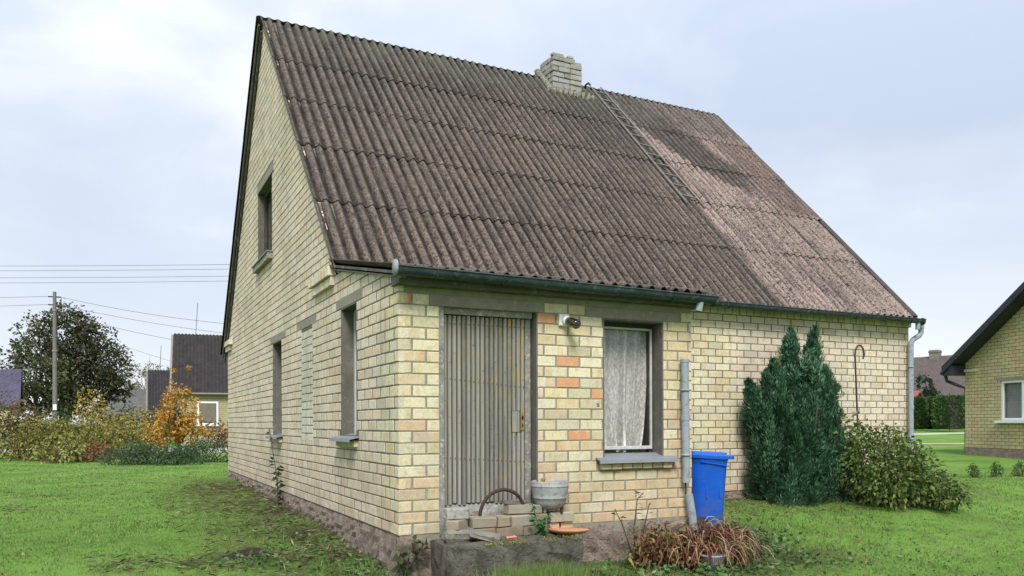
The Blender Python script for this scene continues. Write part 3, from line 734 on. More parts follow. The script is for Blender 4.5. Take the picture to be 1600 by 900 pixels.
# ---- roof
roof = MB()
roof.add([(-.02, 2.06, roof_z(2.06)-.075), (WX+.02, 2.06, roof_z(2.06)-.075), (WX+.02, RY, RZ-.075), (-.02, RY, RZ-.075)], [(0, 1, 2, 3)])
bz = lambda y: RZ - SL*(y-RY)
roof.add([(-.05, RY, RZ-.06), (WX, RY, RZ-.06), (WX, LY+.25, bz(LY+.25)-.06), (-.05, LY+.25, bz(LY+.25)-.06)], [(0, 1, 2, 3)])
roof = roof.build('roof', DARKW, house)
WP = 6.45/45; AMP = .026
def sheet(x0, nw, yt, yb, zf, nrm, lift_t=0, lift_b=.016, jx=0, jy=0, parent=None, ph=0, cut=None, thick=.009, amp=AMP, crack=False):
    seg = 10; nx = nw*seg+1; ny = 4; vs = []; fs = []
    for j in range(ny):
        t = j/(ny-1); y = yt + (yb-yt)*t
        for i in range(nx):
            x = x0 + i*WP/seg
            a = 2*math.pi*((x+.05)/WP) + ph
            h = amp*math.cos(a) + lift_t + (lift_b-lift_t)*t + .002*math.sin(x*3.1+y*7)
            yy = y + (jy + rng.uniform(-.003, .003) if j == ny-1 else 0) + jx*(i/nx-.5)
            vs.append(np.array([x, yy, zf(yy)]) + nrm*h)
    fs = [(j*nx+i, (j+1)*nx+i, (j+1)*nx+i+1, j*nx+i+1) for j in range(ny-1) for i in range(nx-1)]
    b = MB(); b.add(vs, fs, True)
    low = vs[(ny-1)*nx:]; o_ = [p - nrm*thick for p in low]
    b.add(low+o_, [(i, i+nx, i+nx+1, i+1) for i in range(nx-1)])
    for c0 in (0, nx-1):
        e_ = [vs[j*nx+c0] for j in range(ny)]; b.add(e_ + [p-nrm*thick for p in e_], [(j, j+1, j+1+ny, j+ny) for j in range(ny-1)])
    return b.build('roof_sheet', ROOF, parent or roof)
laps = [RY+.015, 5.71, 4.83, 3.94, 3.01, 2.02]
cols = [7, 6, 7, 6, 7, 6, 6, 7, 7, 7]
for j in range(5):
    x = -.05; hi = .0
    for ci, nw in enumerate(cols):
        yt = laps[j] + (.13 if j else 0); yb = laps[j+1]
        if x > 6.3 and j < 4: yb += .06 if j in (0, 1) else .02
        n_ = nw
        if ci == 9 and j >= 3: n_ = 6
        lift = rb.uniform(-.002, .003) + (.006 if ci % 2 else 0)
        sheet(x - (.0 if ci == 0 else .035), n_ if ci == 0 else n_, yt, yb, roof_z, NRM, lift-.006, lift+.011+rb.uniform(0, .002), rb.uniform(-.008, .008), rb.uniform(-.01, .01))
        x += nw*WP
NB2 = np.array([0, SL, 1])/math.hypot(SL, 1)
back_z = lambda y: RZ - .03 - SL*(y-RY)
bl = [RY-.03, 8.2, 9.65, LY+.32]
for j in range(3):
    x = -.12
    for ci in range(9):
        nw = 7 if ci < 8 else 9
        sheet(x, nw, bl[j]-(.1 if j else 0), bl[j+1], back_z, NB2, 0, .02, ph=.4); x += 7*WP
# verge boards of the far slope and the right edge
def board(P, Q_, w_, t_, name, mat, up=NB2):
    P, Q_ = np.array(P, float), np.array(Q_, float); b = MB(); sx_ = np.array([t_, 0, 0]); dn = -up*w_
    vs = [P, P+sx_, P+sx_+dn, P+dn, Q_, Q_+sx_, Q_+sx_+dn, Q_+dn]
    b.add(vs, [(0, 1, 2, 3), (7, 6, 5, 4), (0, 4, 5, 1), (1, 5, 6, 2), (2, 6, 7, 3), (3, 7, 4, 0)]); return b.build(name, mat, house, fixn=True)
board((-.085, RY+.03, RZ-.10), (-.085, LY+.28, back_z(LY+.28)-.07), .075, .025, 'verge_board', FASC)
board((-.045, RY+.03, RZ-.20), (-.045, LY+.28, back_z(LY+.28)-.17), .05, .03, 'verge_board', FASC)
board((WX+.0, RY-.05, RZ-.07), (WX+.0, 2.06, roof_z(2.06)-.02), .06, .03, 'verge_board', FASC, NRM)
board((WX-.10, 3.98, roof_z(3.98)+.012), (WX-.10, 2.06, roof_z(2.06)+.012), .03, .13, 'verge_board', DARKW, NRM)
# thin mortar line under the near verge
b = MB(); e0, e1 = (2.24, roof_z(2.24)-.125), (RY, RZ-.135)
b.add([(-.012, e0[0], e0[1]-.03), (.03, e0[0], e0[1]-.03), (.03, e0[0], e0[1]), (-.012, e0[0], e0[1]), (-.012, e1[0], e1[1]-.03), (.03, e1[0], e1[1]-.03), (.03, e1[0], e1[1]), (-.012, e1[0], e1[1])],
      [(0, 1, 2, 3), (0, 4, 5, 1), (1, 5, 6, 2), (2, 6, 7, 3), (3, 7, 4, 0), (7, 6, 5, 4)])
b.build('verge_mortar', LINTEL, house, fixn=True)
# porch roof
pz = lambda y: 2.285 + .2*(y+.2)
PN = np.array([0, -.2, 1])/math.hypot(.2, 1)
x = -.05
for nw in (8, 8, 7):
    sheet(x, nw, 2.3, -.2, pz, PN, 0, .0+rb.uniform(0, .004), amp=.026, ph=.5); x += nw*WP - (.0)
b = MB(); b.add([(-.03, -.16, pz(-.16)-.05), (PX+.08, -.16, pz(-.16)-.05), (PX+.08, 2.3, pz(2.3)-.05), (-.03, 2.3, pz(2.3)-.05)], [(0, 1, 2, 3)]); b.build('roof_deck', DARKW, house)
# rough double verge along the porch roof
board((-.055, -.16, pz(-.16)-.045), (-.055, 2.2, pz(2.2)-.045), .026, .06, 'verge_board', FASC, np.array([0, 0, 1.]))
board((-.03, -.16, pz(-.16)-.085), (-.03, 2.2, pz(2.2)-.085), .018, .05, 'verge_board', LINTEL, np.array([0, 0, 1.]))
b = MB(); b.box((-.035, -.125, 2.152), (PX+.09, .10, 2.245), bev=.008, jit=.003); b.build('fascia_beam', FASC, house)
def gutter(x0, x1, y, z0, z1, r, name='gutter', cap=True):
    b = MB(); n = 9; nx = 14; vs = []
    for i in range(nx):
        t = i/(nx-1); x = x0+(x1-x0)*t; z = z0+(z1-z0)*t + .004*math.sin(t*9)
        for k_ in range(n):
            a = math.pi + math.pi*k_/(n-1); vs.append((x, y + r*math.cos(a), z + r*math.sin(a)*1.05))
    inn = [(p[0], y+(p[1]-y)*.93, p[2]+.004) for p in vs]
    f = [(i*n+k_, (i+1)*n+k_, (i+1)*n+k_+1, i*n+k_+1) for i in range(nx-1) for k_ in range(n-1)]
    b.add(vs, f, True); b.add(inn, [tuple(reversed(q)) for q in f], True)
    for j_ in (0, n-1):
        b.add([v for v in vs[j_::n]] + [v for v in inn[j_::n]], [(i, i+1, i+1+nx, i+nx) for i in range(nx-1)])
    b.tube([(x0, y-r, z0+.003), (x1, y-r, z1+.003)], .008, 6)
    g_ = b.build(name, GUT, house)
    c = MB(); c.lathe([(0, -.004), (r*.99, -.004), (r*.99, .01), (0, .01)], (x0-.002, y, z0-.004), 18, (-1, 0, 0)); c.build('end_cap', PIPE if cap else GUT, g_)
    c = MB(); c.lathe([(0, -.004), (r*.98, -.004), (r*.98, .008), (0, .008)], (x1-.008, y, z1-.025), 18, (1, 0, 0)); c.build('end_cap', GUT, g_)
    k_ = x0 + .35
    while k_ < x1-.1:
        t = (k_-x0)/(x1-x0); zz = z0+(z1-z0)*t; c = MB()
        c.tube([(k_, y + (r+.004)*math.cos(math.pi+math.pi*a/8), zz + (r+.004)*1.05*math.sin(math.pi+math.pi*a/8)) for a in range(9)], .006, 5)
        c.build('bracket', GUT, g_); k_ += .62
    return g_
gutter(-.09, PX+.12, -.215, 2.268, 2.235, .068)
b = MB(); b.tube([(PX-.06, -.215, 2.19), (PX-.075, -.205, 2.09)], .036, 14, False); b.tube([(PX-.061, -.215, 2.187), (PX-.075, -.205, 2.092)], .032, 14, False); b.build('gutter_outlet', PIPE, house)
gutter(PX+.05, WX+.05, 1.995, 2.625, 2.605, .062, cap=False)
b = MB(); b.tube([(WX-.06, 2.0, 2.55), (WX-.06, 2.0, 2.45)], .036, 14); b.build('gutter_outlet', PIPE, house)
# ---- downpipes
def pipe_bracket(c, r, par):
    b = MB(); b.lathe([(r, -.012), (r+.008, -.012), (r+.008, .012), (r, .012)], c, 16); b.box((c[0]+r, c[1]-.008, c[2]-.008), (c[0]+r+.03, c[1]+.06, c[2]+.008)); b.build('bracket', PIPE, par)
b = MB(); rr = .040
b.tube([(3.015, -.07, 1.60), (3.022, -.07, 1.0), (3.03, -.07, .36)], rr, 18, True); b.tube([(3.02, -.07, 1.05), (3.02, -.07, .99)], rr+.004, 18, False); b.tube([(3.015, -.07, 1.615), (3.015, -.07, 1.58)], rr+.004, 18, False)
dp = b.build('downpipe', PIPE, house); pipe_bracket((3.026, -.07, .64), rr, dp); pipe_bracket((3.016, -.07, 1.30), rr, dp)
b = MB(); b.tube([(3.05, -.085, .24), (3.085, -.10, .0), (3.105, -.12, -.36)], .042, 16, True); b.build('downpipe', PIPE, house)
b = MB(); b.tube([(3.035, -.055, .37), (3.042, -.05, .20)], .008, 6); b.build('pipe_hook', IRON, house)
b = MB(); rr = .042
b.tube([(9.50, 2.08, 2.52), (9.50, 2.08, 2.42), (9.47, 2.09, 2.37), (9.36, 2.12, 2.30), (9.32, 2.13, 2.24), (9.315, 2.13, 1.2), (9.315, 2.13, -.1)], rr, 16, True)
b.tube([(9.50, 2.08, 2.53), (9.50, 2.08, 2.48)], rr+.006, 16, False); b.tube([(9.316, 2.13, 1.24), (9.316, 2.13, 1.18)], rr+.005, 16, False)
dp = b.build('downpipe', PIPE, house); pipe_bracket((9.316, 2.13, 1.86), rr, dp); pipe_bracket((9.316, 2.13, .7), rr, dp)

# ---- chimney
chim = MB().box((5.20, 6.50, 7.0), (5.77, 6.94, 7.80)).build('chimney', MORTAR, house)
cz0 = 7.16
CH = [('f', k_) for k_ in range(9)]
for k_ in range(7):
    z = cz0 + k_*.1
    def put(x0, x1, y0, y1, z=z, h=.088, dz=0):
        b = MB(); b.box((0-(x1-x0)/2, -(y1-y0)/2, 0), ((x1-x0)/2, (y1-y0)/2, h), bev=.008, jit=.006)
        me = b.build('brick', B_CHIM, chim); me.location = ((x0+x1)/2 + rb.uniform(-.012, .012), (y0+y1)/2 + rb.uniform(-.008, .008), z+dz); me.rotation_euler = (0, 0, rb.uniform(-.03, .03))
    odd = k_ % 2
    xs = [5.17, 5.42, 5.55, 5.80] if odd else [5.17, 5.30, 5.55, 5.80]
    if k_ == 6: xs = [5.17, 5.42, 5.66]
    if k_ == 7: xs = [5.20, 5.40]
    for a, c in zip(xs[:-1], xs[1:]): put(a+.004, c-.004, 6.47, 6.59)
    if k_ == 6: put(5.18, 5.42, 6.48, 6.58, dz=.09, h=.05)
    if k_ == 6: put(5.66, 5.79, 6.47, 6.59, dz=-.02, h=.06); put(5.5, 5.62, 6.48, 6.58, dz=.088, h=.05)
    ys = [6.60, 6.72, 6.97] if odd else [6.60, 6.84, 6.97]
    if k_ == 7: ys = [6.60]
    for a, c in zip(ys[:-1], ys[1:]): put(5.17, 5.29, a+.004, c-.004)
    if k_ < 7:
        for a, c in zip(ys[:-1], ys[1:]): put(5.68, 5.80, a+.004, c-.004)
b = MB()
for i in range(26):
    t = i/25; x = 5.05 + t*.95; y = 6.42 + .05*math.sin(i*1.9); r_ = .034 + .012*math.sin(i*2.3)
    b.lathe([(0, .05), (r_*.6, .04), (r_, 0), (r_*.7, -.05)], (x, y, roof_z(y)+.02), 8)
for i in range(9): b.lathe([(0, .05), (.05, .03), (.07, 0), (.05, -.05)], (5.10, 6.45+i*.06, roof_z(6.45+i*.06)+.02), 8)
b.build('flashing', MOSSROOF, house)

# ---- wall lamp, ladder
lamp = thing('wall_lamp', (1.63, 0, 1.86), 'glass jar lamp on a square white base beside the porch window', 'lamp')
b = MB(); b.box((1.575, -.032, 1.885), (1.685, -.001, 2.0), bev=.006); b.lathe([(0, 0), (.045, 0), (.045, .03), (.03, .04), (0, .04)], (1.638, -.03, 1.94), 18, (.15, -1, -.25)); b.build('base_plate', PVC, lamp)
b = MB(); b.lathe([(.034, 0), (.042, .02), (.045, .06), (.046, .13), (.040, .145), (.0, .147)], (1.645, -.062, 1.932), 20, (.22, -1, -.38)); b.build('glass_jar', JARG, lamp)
b = MB(); b.lathe([(0, 0), (.02, .0), (.026, .04), (.02, .08), (0, .1)], (1.65, -.075, 1.928), 12, (.22, -1, -.38)); b.build('bulb', rough_mat('bulb', (.3, .3, .28), (.38, .38, .35), 5, 0), lamp)

LADM = rough_mat('ladder_metal', (.14, .135, .125), (.22, .21, .195), 18, .3, .003, .8)
lad = thing('roof_ladder', (6.3, 3.9, roof_z(3.9)), 'narrow grey ladder lying on the roof below the chimney', 'ladder')
def onroof(x, y, h): return np.array([x, y, roof_z(y)]) + NRM*h
LX = lambda y: (6.155 + .03*(6.75-y)/2.85, 6.425 + .09*(6.75-y)/2.85)
for s_ in (0, 1):
    b = MB(); b.tube([onroof(LX(y)[s_], y, .042) for y in np.linspace(6.80, 3.86 - .04*s_, 8)], .015, 6); b.build('rail', LADM, lad)
for i in range(12):
    y = 6.62 - i*.235; b = MB(); b.tube([onroof(LX(y)[0], y, .044), onroof(LX(y)[1], y - .03, .044)], .012, 6); b.build('rung', LADM, lad)
b = MB(); b.tube([onroof(6.155, 6.78, .055), (6.15, 6.80, 7.62), (6.13, 6.86, 7.60), (6.13, 6.95, 7.48)], .02, 6); b.build('ridge_hook', IRON, lad)

# ================================================================== GROUND
def lawn_mat():
    M = NT('lawn', .95, .1); p = M.pos(); x, y, z = M.xyz(p)
    c = M.ramp(M.noise(p, .55, 5, .6), [(.3, (.090, .178, .034)), (.5, (.138, .26, .046)), (.7, (.175, .30, .060))])
    c = M.mix(M.mr(M.noise(p, 3.5, 4, .65), .45, .7, 0, .6), c, (.080, .145, .036))
    c = M.mix(M.mr(M.noise(p, 1.4, 4, .6), .56, .68, 0, .55), c, (.15, .17, .06))
    near = M.math('MULTIPLY', M.mr(x, -1.7, -.3), M.math('MULTIPLY', M.mr(y, -2.5, -.5), M.mr(y, 9, 12, 1, 0)))
    near = M.math('MULTIPLY', near, M.mr(x, 0.02, .1, 1, 0))
    dead = M.math('MULTIPLY', M.mr(M.noise(p, 1.6, 5, .65), .34, .56), near)
    c = M.mix(dead, c, (.075, .062, .030))
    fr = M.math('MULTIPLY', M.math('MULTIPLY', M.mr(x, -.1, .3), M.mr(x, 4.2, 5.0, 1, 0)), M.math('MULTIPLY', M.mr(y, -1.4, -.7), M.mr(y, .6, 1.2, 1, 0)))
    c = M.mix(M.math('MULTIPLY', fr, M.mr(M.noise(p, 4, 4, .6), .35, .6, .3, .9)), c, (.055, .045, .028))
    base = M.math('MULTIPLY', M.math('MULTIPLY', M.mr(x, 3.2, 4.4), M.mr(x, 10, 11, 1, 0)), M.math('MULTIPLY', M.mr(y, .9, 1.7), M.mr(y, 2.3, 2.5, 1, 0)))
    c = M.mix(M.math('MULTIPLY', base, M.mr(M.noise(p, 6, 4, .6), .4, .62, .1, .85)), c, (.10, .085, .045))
    far = M.mr(y, 60, 200); c = M.mix(far, c, (.12, .15, .07))
    M.color(c); M.bump(M.math('ADD', M.noise(p, 45, 5, .75), M.noise(p, 9, 4, .6)), .9, .03); return M.m
LAWN = lawn_mat()
xs = np.unique(np.round(np.concatenate([np.linspace(-9, 14, 150), np.linspace(14, 60, 40), np.linspace(-60, -9, 40), np.array([-900, -500, -250, -120, 90, 140, 250, 500, 900])]), 3))
ys = np.unique(np.round(np.concatenate([np.linspace(-9, 16, 160), np.linspace(16, 60, 40), np.array([-300, -100, -40, -20, -12, 80, 120, 200, 350, 600, 1200])]), 3))
XX, YY = np.meshgrid(xs, ys); ZZ = gz(XX, YY); ZZ = np.where(XX > 130, gz(np.full_like(XX, 60.), YY), ZZ)
ZZ = np.where((XX > 60), np.minimum(ZZ, gz(np.full_like(XX, 60.), YY)+.3), ZZ)
fine = (XX > -9) & (XX < 14) & (YY < 16) & (YY > -9)
ZZ = ZZ + fine*rng.normal(0, .006, XX.shape)
inside = (XX > .15) & (XX < WX-.1) & (YY > D+.1) & (YY < LY-.1); ZZ = np.where(inside, ZZ-.4, ZZ)
nx, ny = len(xs), len(ys); V = np.stack([XX, YY, ZZ], -1).reshape(-1, 3)
i, j = np.meshgrid(np.arange(nx-1), np.arange(ny-1)); a = (j*nx+i).ravel()
link('lawn', npmesh('lawn', V, np.stack([a, a+1, a+nx+1, a+nx], 1), LAWN, True), kind='structure')

# grass blades, one mass
GRASS = leaf_mat('grass', [(0, (.080, .165, .030)), (.45, (.155, .270, .058)), (.75, (.212, .325, .080)), (.92, (.31, .38, .13)), (1, (.32, .30, .17))], .3, .6, True)
def house_free(x, y, mrg=.03):
    inb = ((x > -mrg) & (x < WX+mrg) & (y > D-mrg) & (y < LY+mrg)) | ((x > -mrg) & (x < PX+mrg) & (y > -mrg) & (y < D))
    slab_ = (x > .2) & (x < 1.55) & (y > -.66) & (y < .1)
    return ~(inb | slab_)
def in_view(x, y, mrg=80):
    P = np.stack([x, y, gz(x, y)], -1) - CAM; d = P @ FW; u = CX + F*(P @ RT)/np.maximum(d, .1); v = CY - F*(P @ UP)/np.maximum(d, .1)
    return (d > 1) & (u > -mrg-150) & (u < 1600+mrg+150) & (v < 980), d
def scatter(n, x0, x1, y0, y1, dens):
    x = rng.uniform(x0, x1, n); y = rng.uniform(y0, y1, n); ok, d = in_view(x, y)
    ok &= house_free(x, y) & (rng.random(n) < dens(x, y, d)); return x[ok], y[ok], d[ok]
def blades(x, y, h, wd, lean=.35):
    n = len(x); z = gz(x, y) - .005; a = rng.uniform(0, 2*math.pi, n)
    side = np.stack([np.cos(a), np.sin(a), np.zeros(n)], 1); ln = rng.normal(0, lean, (n, 2))
    base = np.stack([x, y, z], 1); tip = base + np.stack([ln[:, 0]*h, ln[:, 1]*h, h*np.clip(1-.4*np.hypot(ln[:, 0], ln[:, 1]), .25, 1)], 1)
    V = np.stack([base-side*wd[:, None]/2, base+side*wd[:, None]/2, tip], 1).reshape(-1, 3)
    return V, np.arange(n*3).reshape(-1, 3)
parts = []
x, y, d = scatter(900000, -14, 16, -4.5, 22, lambda x, y, d: np.clip((7.5/d)**1.7, .05, 1)*np.where((x > -1.2) & (x < 0) & (y > -.5) & (y < 9), .22, 1))
h = rng.uniform(.018, .042, len(x))*(1+.4*(np.sin(x*2.3)*np.sin(y*1.9+1) > .35)); parts.append(blades(x, y, h, .004+.0011*d, .5))
def tuft(n, x0, x1, y0, y1, h0, h1, lean=.35):
    x = rng.uniform(x0, x1, n); y = rng.uniform(y0, y1, n); ok = house_free(x, y, .0); x, y = x[ok], y[ok]
    parts.append(blades(x, y, rng.uniform(h0, h1, len(x)), np.full(len(x), .010), lean))
tuft(2200, .45, 1.3, -1.1, -.66, .16, .34); tuft(1300, .6, 1.25, -.95, -.66, .2, .36)
tuft(500, 1.5, 2.2, -1.4, -.6, .08, .2); tuft(900, 3.6, 5.5, -.5, 1.0, .05, .12); tuft(700, -.5, -.05, -1.2, .6, .05, .16)
tuft(1200, 5, 10, .8, 1.5, .04, .10); tuft(800, -1.5, -.1, .5, 6, .06, .14, .8)
Vg, Qg = merge(parts)
link('grass', npmesh('grass', Vg, Qg, GRASS), kind='stuff')
# dry clippings and dead stalks along the side wall
DRY = leaf_mat('dry_stalks', [(0, (.05, .040, .022)), (.45, (.10, .085, .042)), (.75, (.075, .10, .035)), (.92, (.19, .16, .09)), (1, (.33, .29, .19))], .15)
def litter(n, x0, x1, y0, y1, l0, l1, sig=None):
    x = rng.uniform(x0, x1, n) if sig is None else np.clip(-np.abs(rng.normal(0, sig, n)), x0, x1); y = rng.uniform(y0, y1, n); ok = house_free(x, y, .01); x, y = x[ok], y[ok]; n = len(x)
    P = np.stack([x, y, gz(x, y)+rng.uniform(.005, .05, n)], 1); a = rng.uniform(0, 2*math.pi, n)
    return leaf_quads(P, np.stack([np.cos(a), np.sin(a), rng.uniform(-.1, .35, n)], 1), rng.uniform(l0, l1, n), rng.uniform(.006, .016, n))
Vg, Qg = merge([litter(2600, -1.6, -.03, -1.2, 9, .06, .2, .7), litter(300, -2.4, -1.2, 1.0, 1.6, .05, .16), litter(120, -1.7, -.3, .9, 1.3, .1, .35),
                litter(1500, 3.3, 9.3, 1.0, 2.1, .04, .10), litter(500, .2, 4.0, -1.4, -.1, .04, .14), litter(250, -4.3, -3.2, 5.5, 6.5, .05, .12)])
link('dry_clippings', npmesh('dry_clippings', Vg, Qg, DRY), kind='stuff')
# fallen and low broad leaves, clover-like patches
WEEDM = leaf_mat('weed_leaf', [(0, (.035, .095, .025)), (.5, (.065, .155, .035)), (.85, (.12, .20, .07)), (1, (.22, .25, .15))], .25)
def lowleaves(n, cx, cy, sx_, sy_, z0, z1, l0, l1):
    x = rng.normal(cx, sx_, n); y = rng.normal(cy, sy_, n); ok = house_free(x, y, .02); x, y = x[ok], y[ok]; n = len(x)
    P = np.stack([x, y, gz(x, y)+rng.uniform(z0, z1, n)], 1); d = rng.normal(size=(n, 3)); d[:, 2] = np.abs(d[:, 2])*.5
    return leaf_quads(P, d, rng.uniform(l0, l1, n), rng.uniform(.5, .75, n)*rng.uniform(l0, l1, n))
Vg, Qg = merge([lowleaves(900, 2.1, -1.0, .7, .28, 0, .10, .03, .07), lowleaves(500, 3.9, .1, .35, .4, 0, .14, .04, .08), lowleaves(300, -.9, -.3, .25, .35, 0, .06, .03, .06), lowleaves(260, -.98, 1.15, .22, .16, 0, .07, .03, .06),
                lowleaves(350, -.2, .0, .25, .5, 0, .08, .03, .07), lowleaves(260, 4.6, -.8, .6, .5, 0, .03, .03, .05), lowleaves(500, -.35, 2.0, .3, 1.5, 0, .05, .03, .06), lowleaves(300, 3.2, -.6, .5, .3, 0, .12, .03, .07)])
link('low_weeds', npmesh('low_weeds', Vg, Qg, WEEDM), kind='stuff')
x, y, d = scatter(2600, -8, 14, -3.5, 12, lambda x, y, d: np.full_like(x, .35)); n = len(x)
dd = rng.normal(size=(n, 3)); dd[:, 2] *= .25; v_, q_ = leaf_quads(np.stack([x, y, gz(x, y)+rng.uniform(.02, .045, n)], 1), dd, rng.uniform(.03, .06, n), rng.uniform(.02, .04, n), .3)
link('fallen_leaves', npmesh('fallen_leaves', v_, q_, leaf_mat('fallen_leaf', [(0, (.12, .07, .03)), (.4, (.22, .13, .05)), (.7, (.34, .25, .08)), (1, (.10, .12, .04))], .2)), kind='stuff')
# earth mound by the wall
b = MB(); c0 = (-1.03, 1.42); n = 22; rows = 6; vs = [(c0[0], c0[1], g1(*c0)+.07)]
for r_ in range(1, rows):
    for k_ in range(n):
        a = 2*math.pi*k_/n; q = r_/(rows-1); x = c0[0]+.24*q*math.cos(a)*rng.uniform(.9, 1.1); y = c0[1]+.17*q*math.sin(a)*rng.uniform(.9, 1.1)
        vs.append((x, y, g1(x, y) + .07*(1-q**2) + rng.uniform(-.012, .012) - (.01 if r_ == rows-1 else 0)))
b.add(vs, [(0, 1+k_, 1+(k_+1) % n) for k_ in range(n)] + [(1+(r_-1)*n+k_, 1+r_*n+k_, 1+r_*n+(k_+1) % n, 1+(r_-1)*n+(k_+1) % n) for r_ in range(1, rows-1) for k_ in range(n)])
b.build('earth_mound', SOIL, None, kind='structure')

# ================================================================== THE DOORSTEP AND WHAT STANDS ON IT
TOP = -.035
def lumpy_box(a, b_, n=(10, 6, 4), jit=.012):
    bm = bmesh.new(); bmesh.ops.create_cube(bm, size=1); bmesh.ops.subdivide_edges(bm, edges=bm.edges[:], cuts=5, use_grid_fill=True)
    A, B = np.array(a, float), np.array(b_, float)
    for v in bm.verts:
        p = np.array(v.co)+.5; e = np.sum((p < .02) | (p > .98)); q = A + (B-A)*p + rng.uniform(-jit, jit, 3)
        if e >= 2: q += ((A+B)/2-q)/np.linalg.norm((A+B)/2-q)*rng.uniform(.3, 1.6)*jit
        v.co = Vector(q)
    b = MB(); bm.verts.index_update(); b.add([v.co[:] for v in bm.verts], [tuple(v.index for v in f.verts) for f in bm.faces]); bm.free(); return b
stp = lumpy_box((.25, -.62, -.62), (1.50, -.035, TOP), jit=.02).build('concrete_step', STEPC, None, label='rough mossy concrete step block in front of the plank door', cat='step')
Vm, Qm = lowleaves(1, 50, 50, .1, .1, 0, .1, .01, .02)
n = 1400; x = rng.uniform(.35, 1.45, n); y = np.where(rng.random(n) < .6, rng.normal(-.56, .05, n), rng.uniform(-.6, -.35, n)); ok = (np.sin(x*9+1)+np.sin(x*23) + rng.normal(0, .5, n) > .2) & (y > -.635); x, y = x[ok], y[ok]; n = len(x)
P = np.stack([x, y, np.full(n, TOP-.012)+rng.uniform(0, .014, n)], 1); d = rng.normal(size=(n, 3)); d[:, 2] = np.abs(d[:, 2])+.4
v_, q_ = leaf_quads(P, d, rng.uniform(.010, .024, n), rng.uniform(.008, .014, n))
link('moss', npmesh('moss', v_, q_, leaf_mat('moss_tips', [(0, (.12, .13, .02)), (.6, (.24, .24, .05)), (1, (.34, .32, .10))], .2)), stp, kind='stuff')
lumpy_box((1.15, -1.10, -.62), (2.0, -.72, -.385), jit=.01).build('kerb_stone', STEPC, None, label='low slab of old concrete half sunk in the grass below the step', cat='slab')

def loose(name, c, size, rz, mat, label, rx=0, ry=0, jit=.005, cat='brick', bev=.008):
    b = MB(); h = np.array(size)/2; b.box((-h[0], -h[1], 0), (h[0], h[1], size[2]), bev=bev, jit=jit)
    o = b.build(name, mat, None, label=label, cat=cat, group='loose bricks piled on the doorstep'); o.location = c; o.rotation_euler = (rx, ry, rz); return o
H = .086
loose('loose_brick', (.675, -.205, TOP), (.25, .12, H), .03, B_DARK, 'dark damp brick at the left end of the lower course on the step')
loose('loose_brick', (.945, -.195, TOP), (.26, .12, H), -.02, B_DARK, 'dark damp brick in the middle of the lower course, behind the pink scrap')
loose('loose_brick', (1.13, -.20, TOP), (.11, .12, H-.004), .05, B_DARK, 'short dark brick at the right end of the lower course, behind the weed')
Z2 = TOP+H+.002
loose('loose_brick', (.695, -.195, Z2), (.235, .12, H+.008), .0, B_GREY, 'pale greenish brick at the left end of the upper course on the step')
loose('loose_brick', (.885, -.19, Z2), (.118, .12, H+.008), .02, B_GREY, 'short grey brick, its end showing, between two long pale bricks')
loose('loose_brick', (1.075, -.18, Z2), (.235, .12, H+.005), .03, B_GREY, 'pale grey brick at the right end of the upper course, behind the weed')
loose('loose_brick', (.44, -.24, TOP+.10), (.19, .12, .078), .75, B_GREY, 'square pale block turned corner forward under the white block')
loose('loose_brick', (.445, -.20, TOP+.181), (.21, .12, .095), .04, rough_mat('limewashed_block', (.25, .245, .235), (.40, .39, .37), 10, .8, .008, spots=(.17, .165, .15)), 'whitish mortar crusted block topping the left stack by the door frame')
loose('stone_block', (.45, -.25, TOP), (.27, .20, .095), -.2, STONE, 'rough grey stone under the left stack of bricks', jit=.014, cat='stone', bev=.02)
loose('stone_slab', (.62, -.42, TOP+.028), (.26, .15, .045), -.55, STONE, 'tilted broken stone slab leaning off the left stack', rx=.12, ry=.22, jit=.008, cat='stone')
loose('loose_brick', (1.10, -.11, TOP+2*H+.012), (.26, .12, H), .02, B_GREY, 'mottled grey brick on the upper course, left of the iron pot')
loose('stone_slab', (1.085, -.075, TOP+3*H+.014), (.25, .14, .026), .05, STONE, 'thin pale slab lying on the brick left of the iron pot', cat='stone', bev=.005)
loose('loose_brick', (.66, -.06, Z2+H+.01), (.10, .08, .05), .2, B_GREY, 'brick fragment behind the left end of the upper course')
loose('loose_brick', (1.285, -.13, TOP+H*2+.012), (.13, .12, .075), .0, B_GREY, 'short pale brick under the middle of the iron pot')
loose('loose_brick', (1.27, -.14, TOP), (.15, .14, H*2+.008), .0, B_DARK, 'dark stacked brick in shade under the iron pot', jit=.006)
loose('loose_brick', (1.50, -.15, TOP+H+.01), (.25, .13, H+.003), -.03, B_GREY, 'pale grey brick carrying the right leg of the iron pot')
loose('loose_brick', (1.43, -.13, TOP), (.10, .12, H+.006), .04, B_WARM, 'left one of two tan bricks behind the terracotta disc')
loose('loose_brick', (1.57, -.12, TOP), (.13, .12, H+.006), -.04, B_WARM, 'right one of two tan bricks behind the terracotta disc')
loose('loose_brick', (1.555, -.15, TOP-.35), (.14, .14, .345), .0, B_DARK, 'dark block set upright beside the right end of the step', jit=.008)

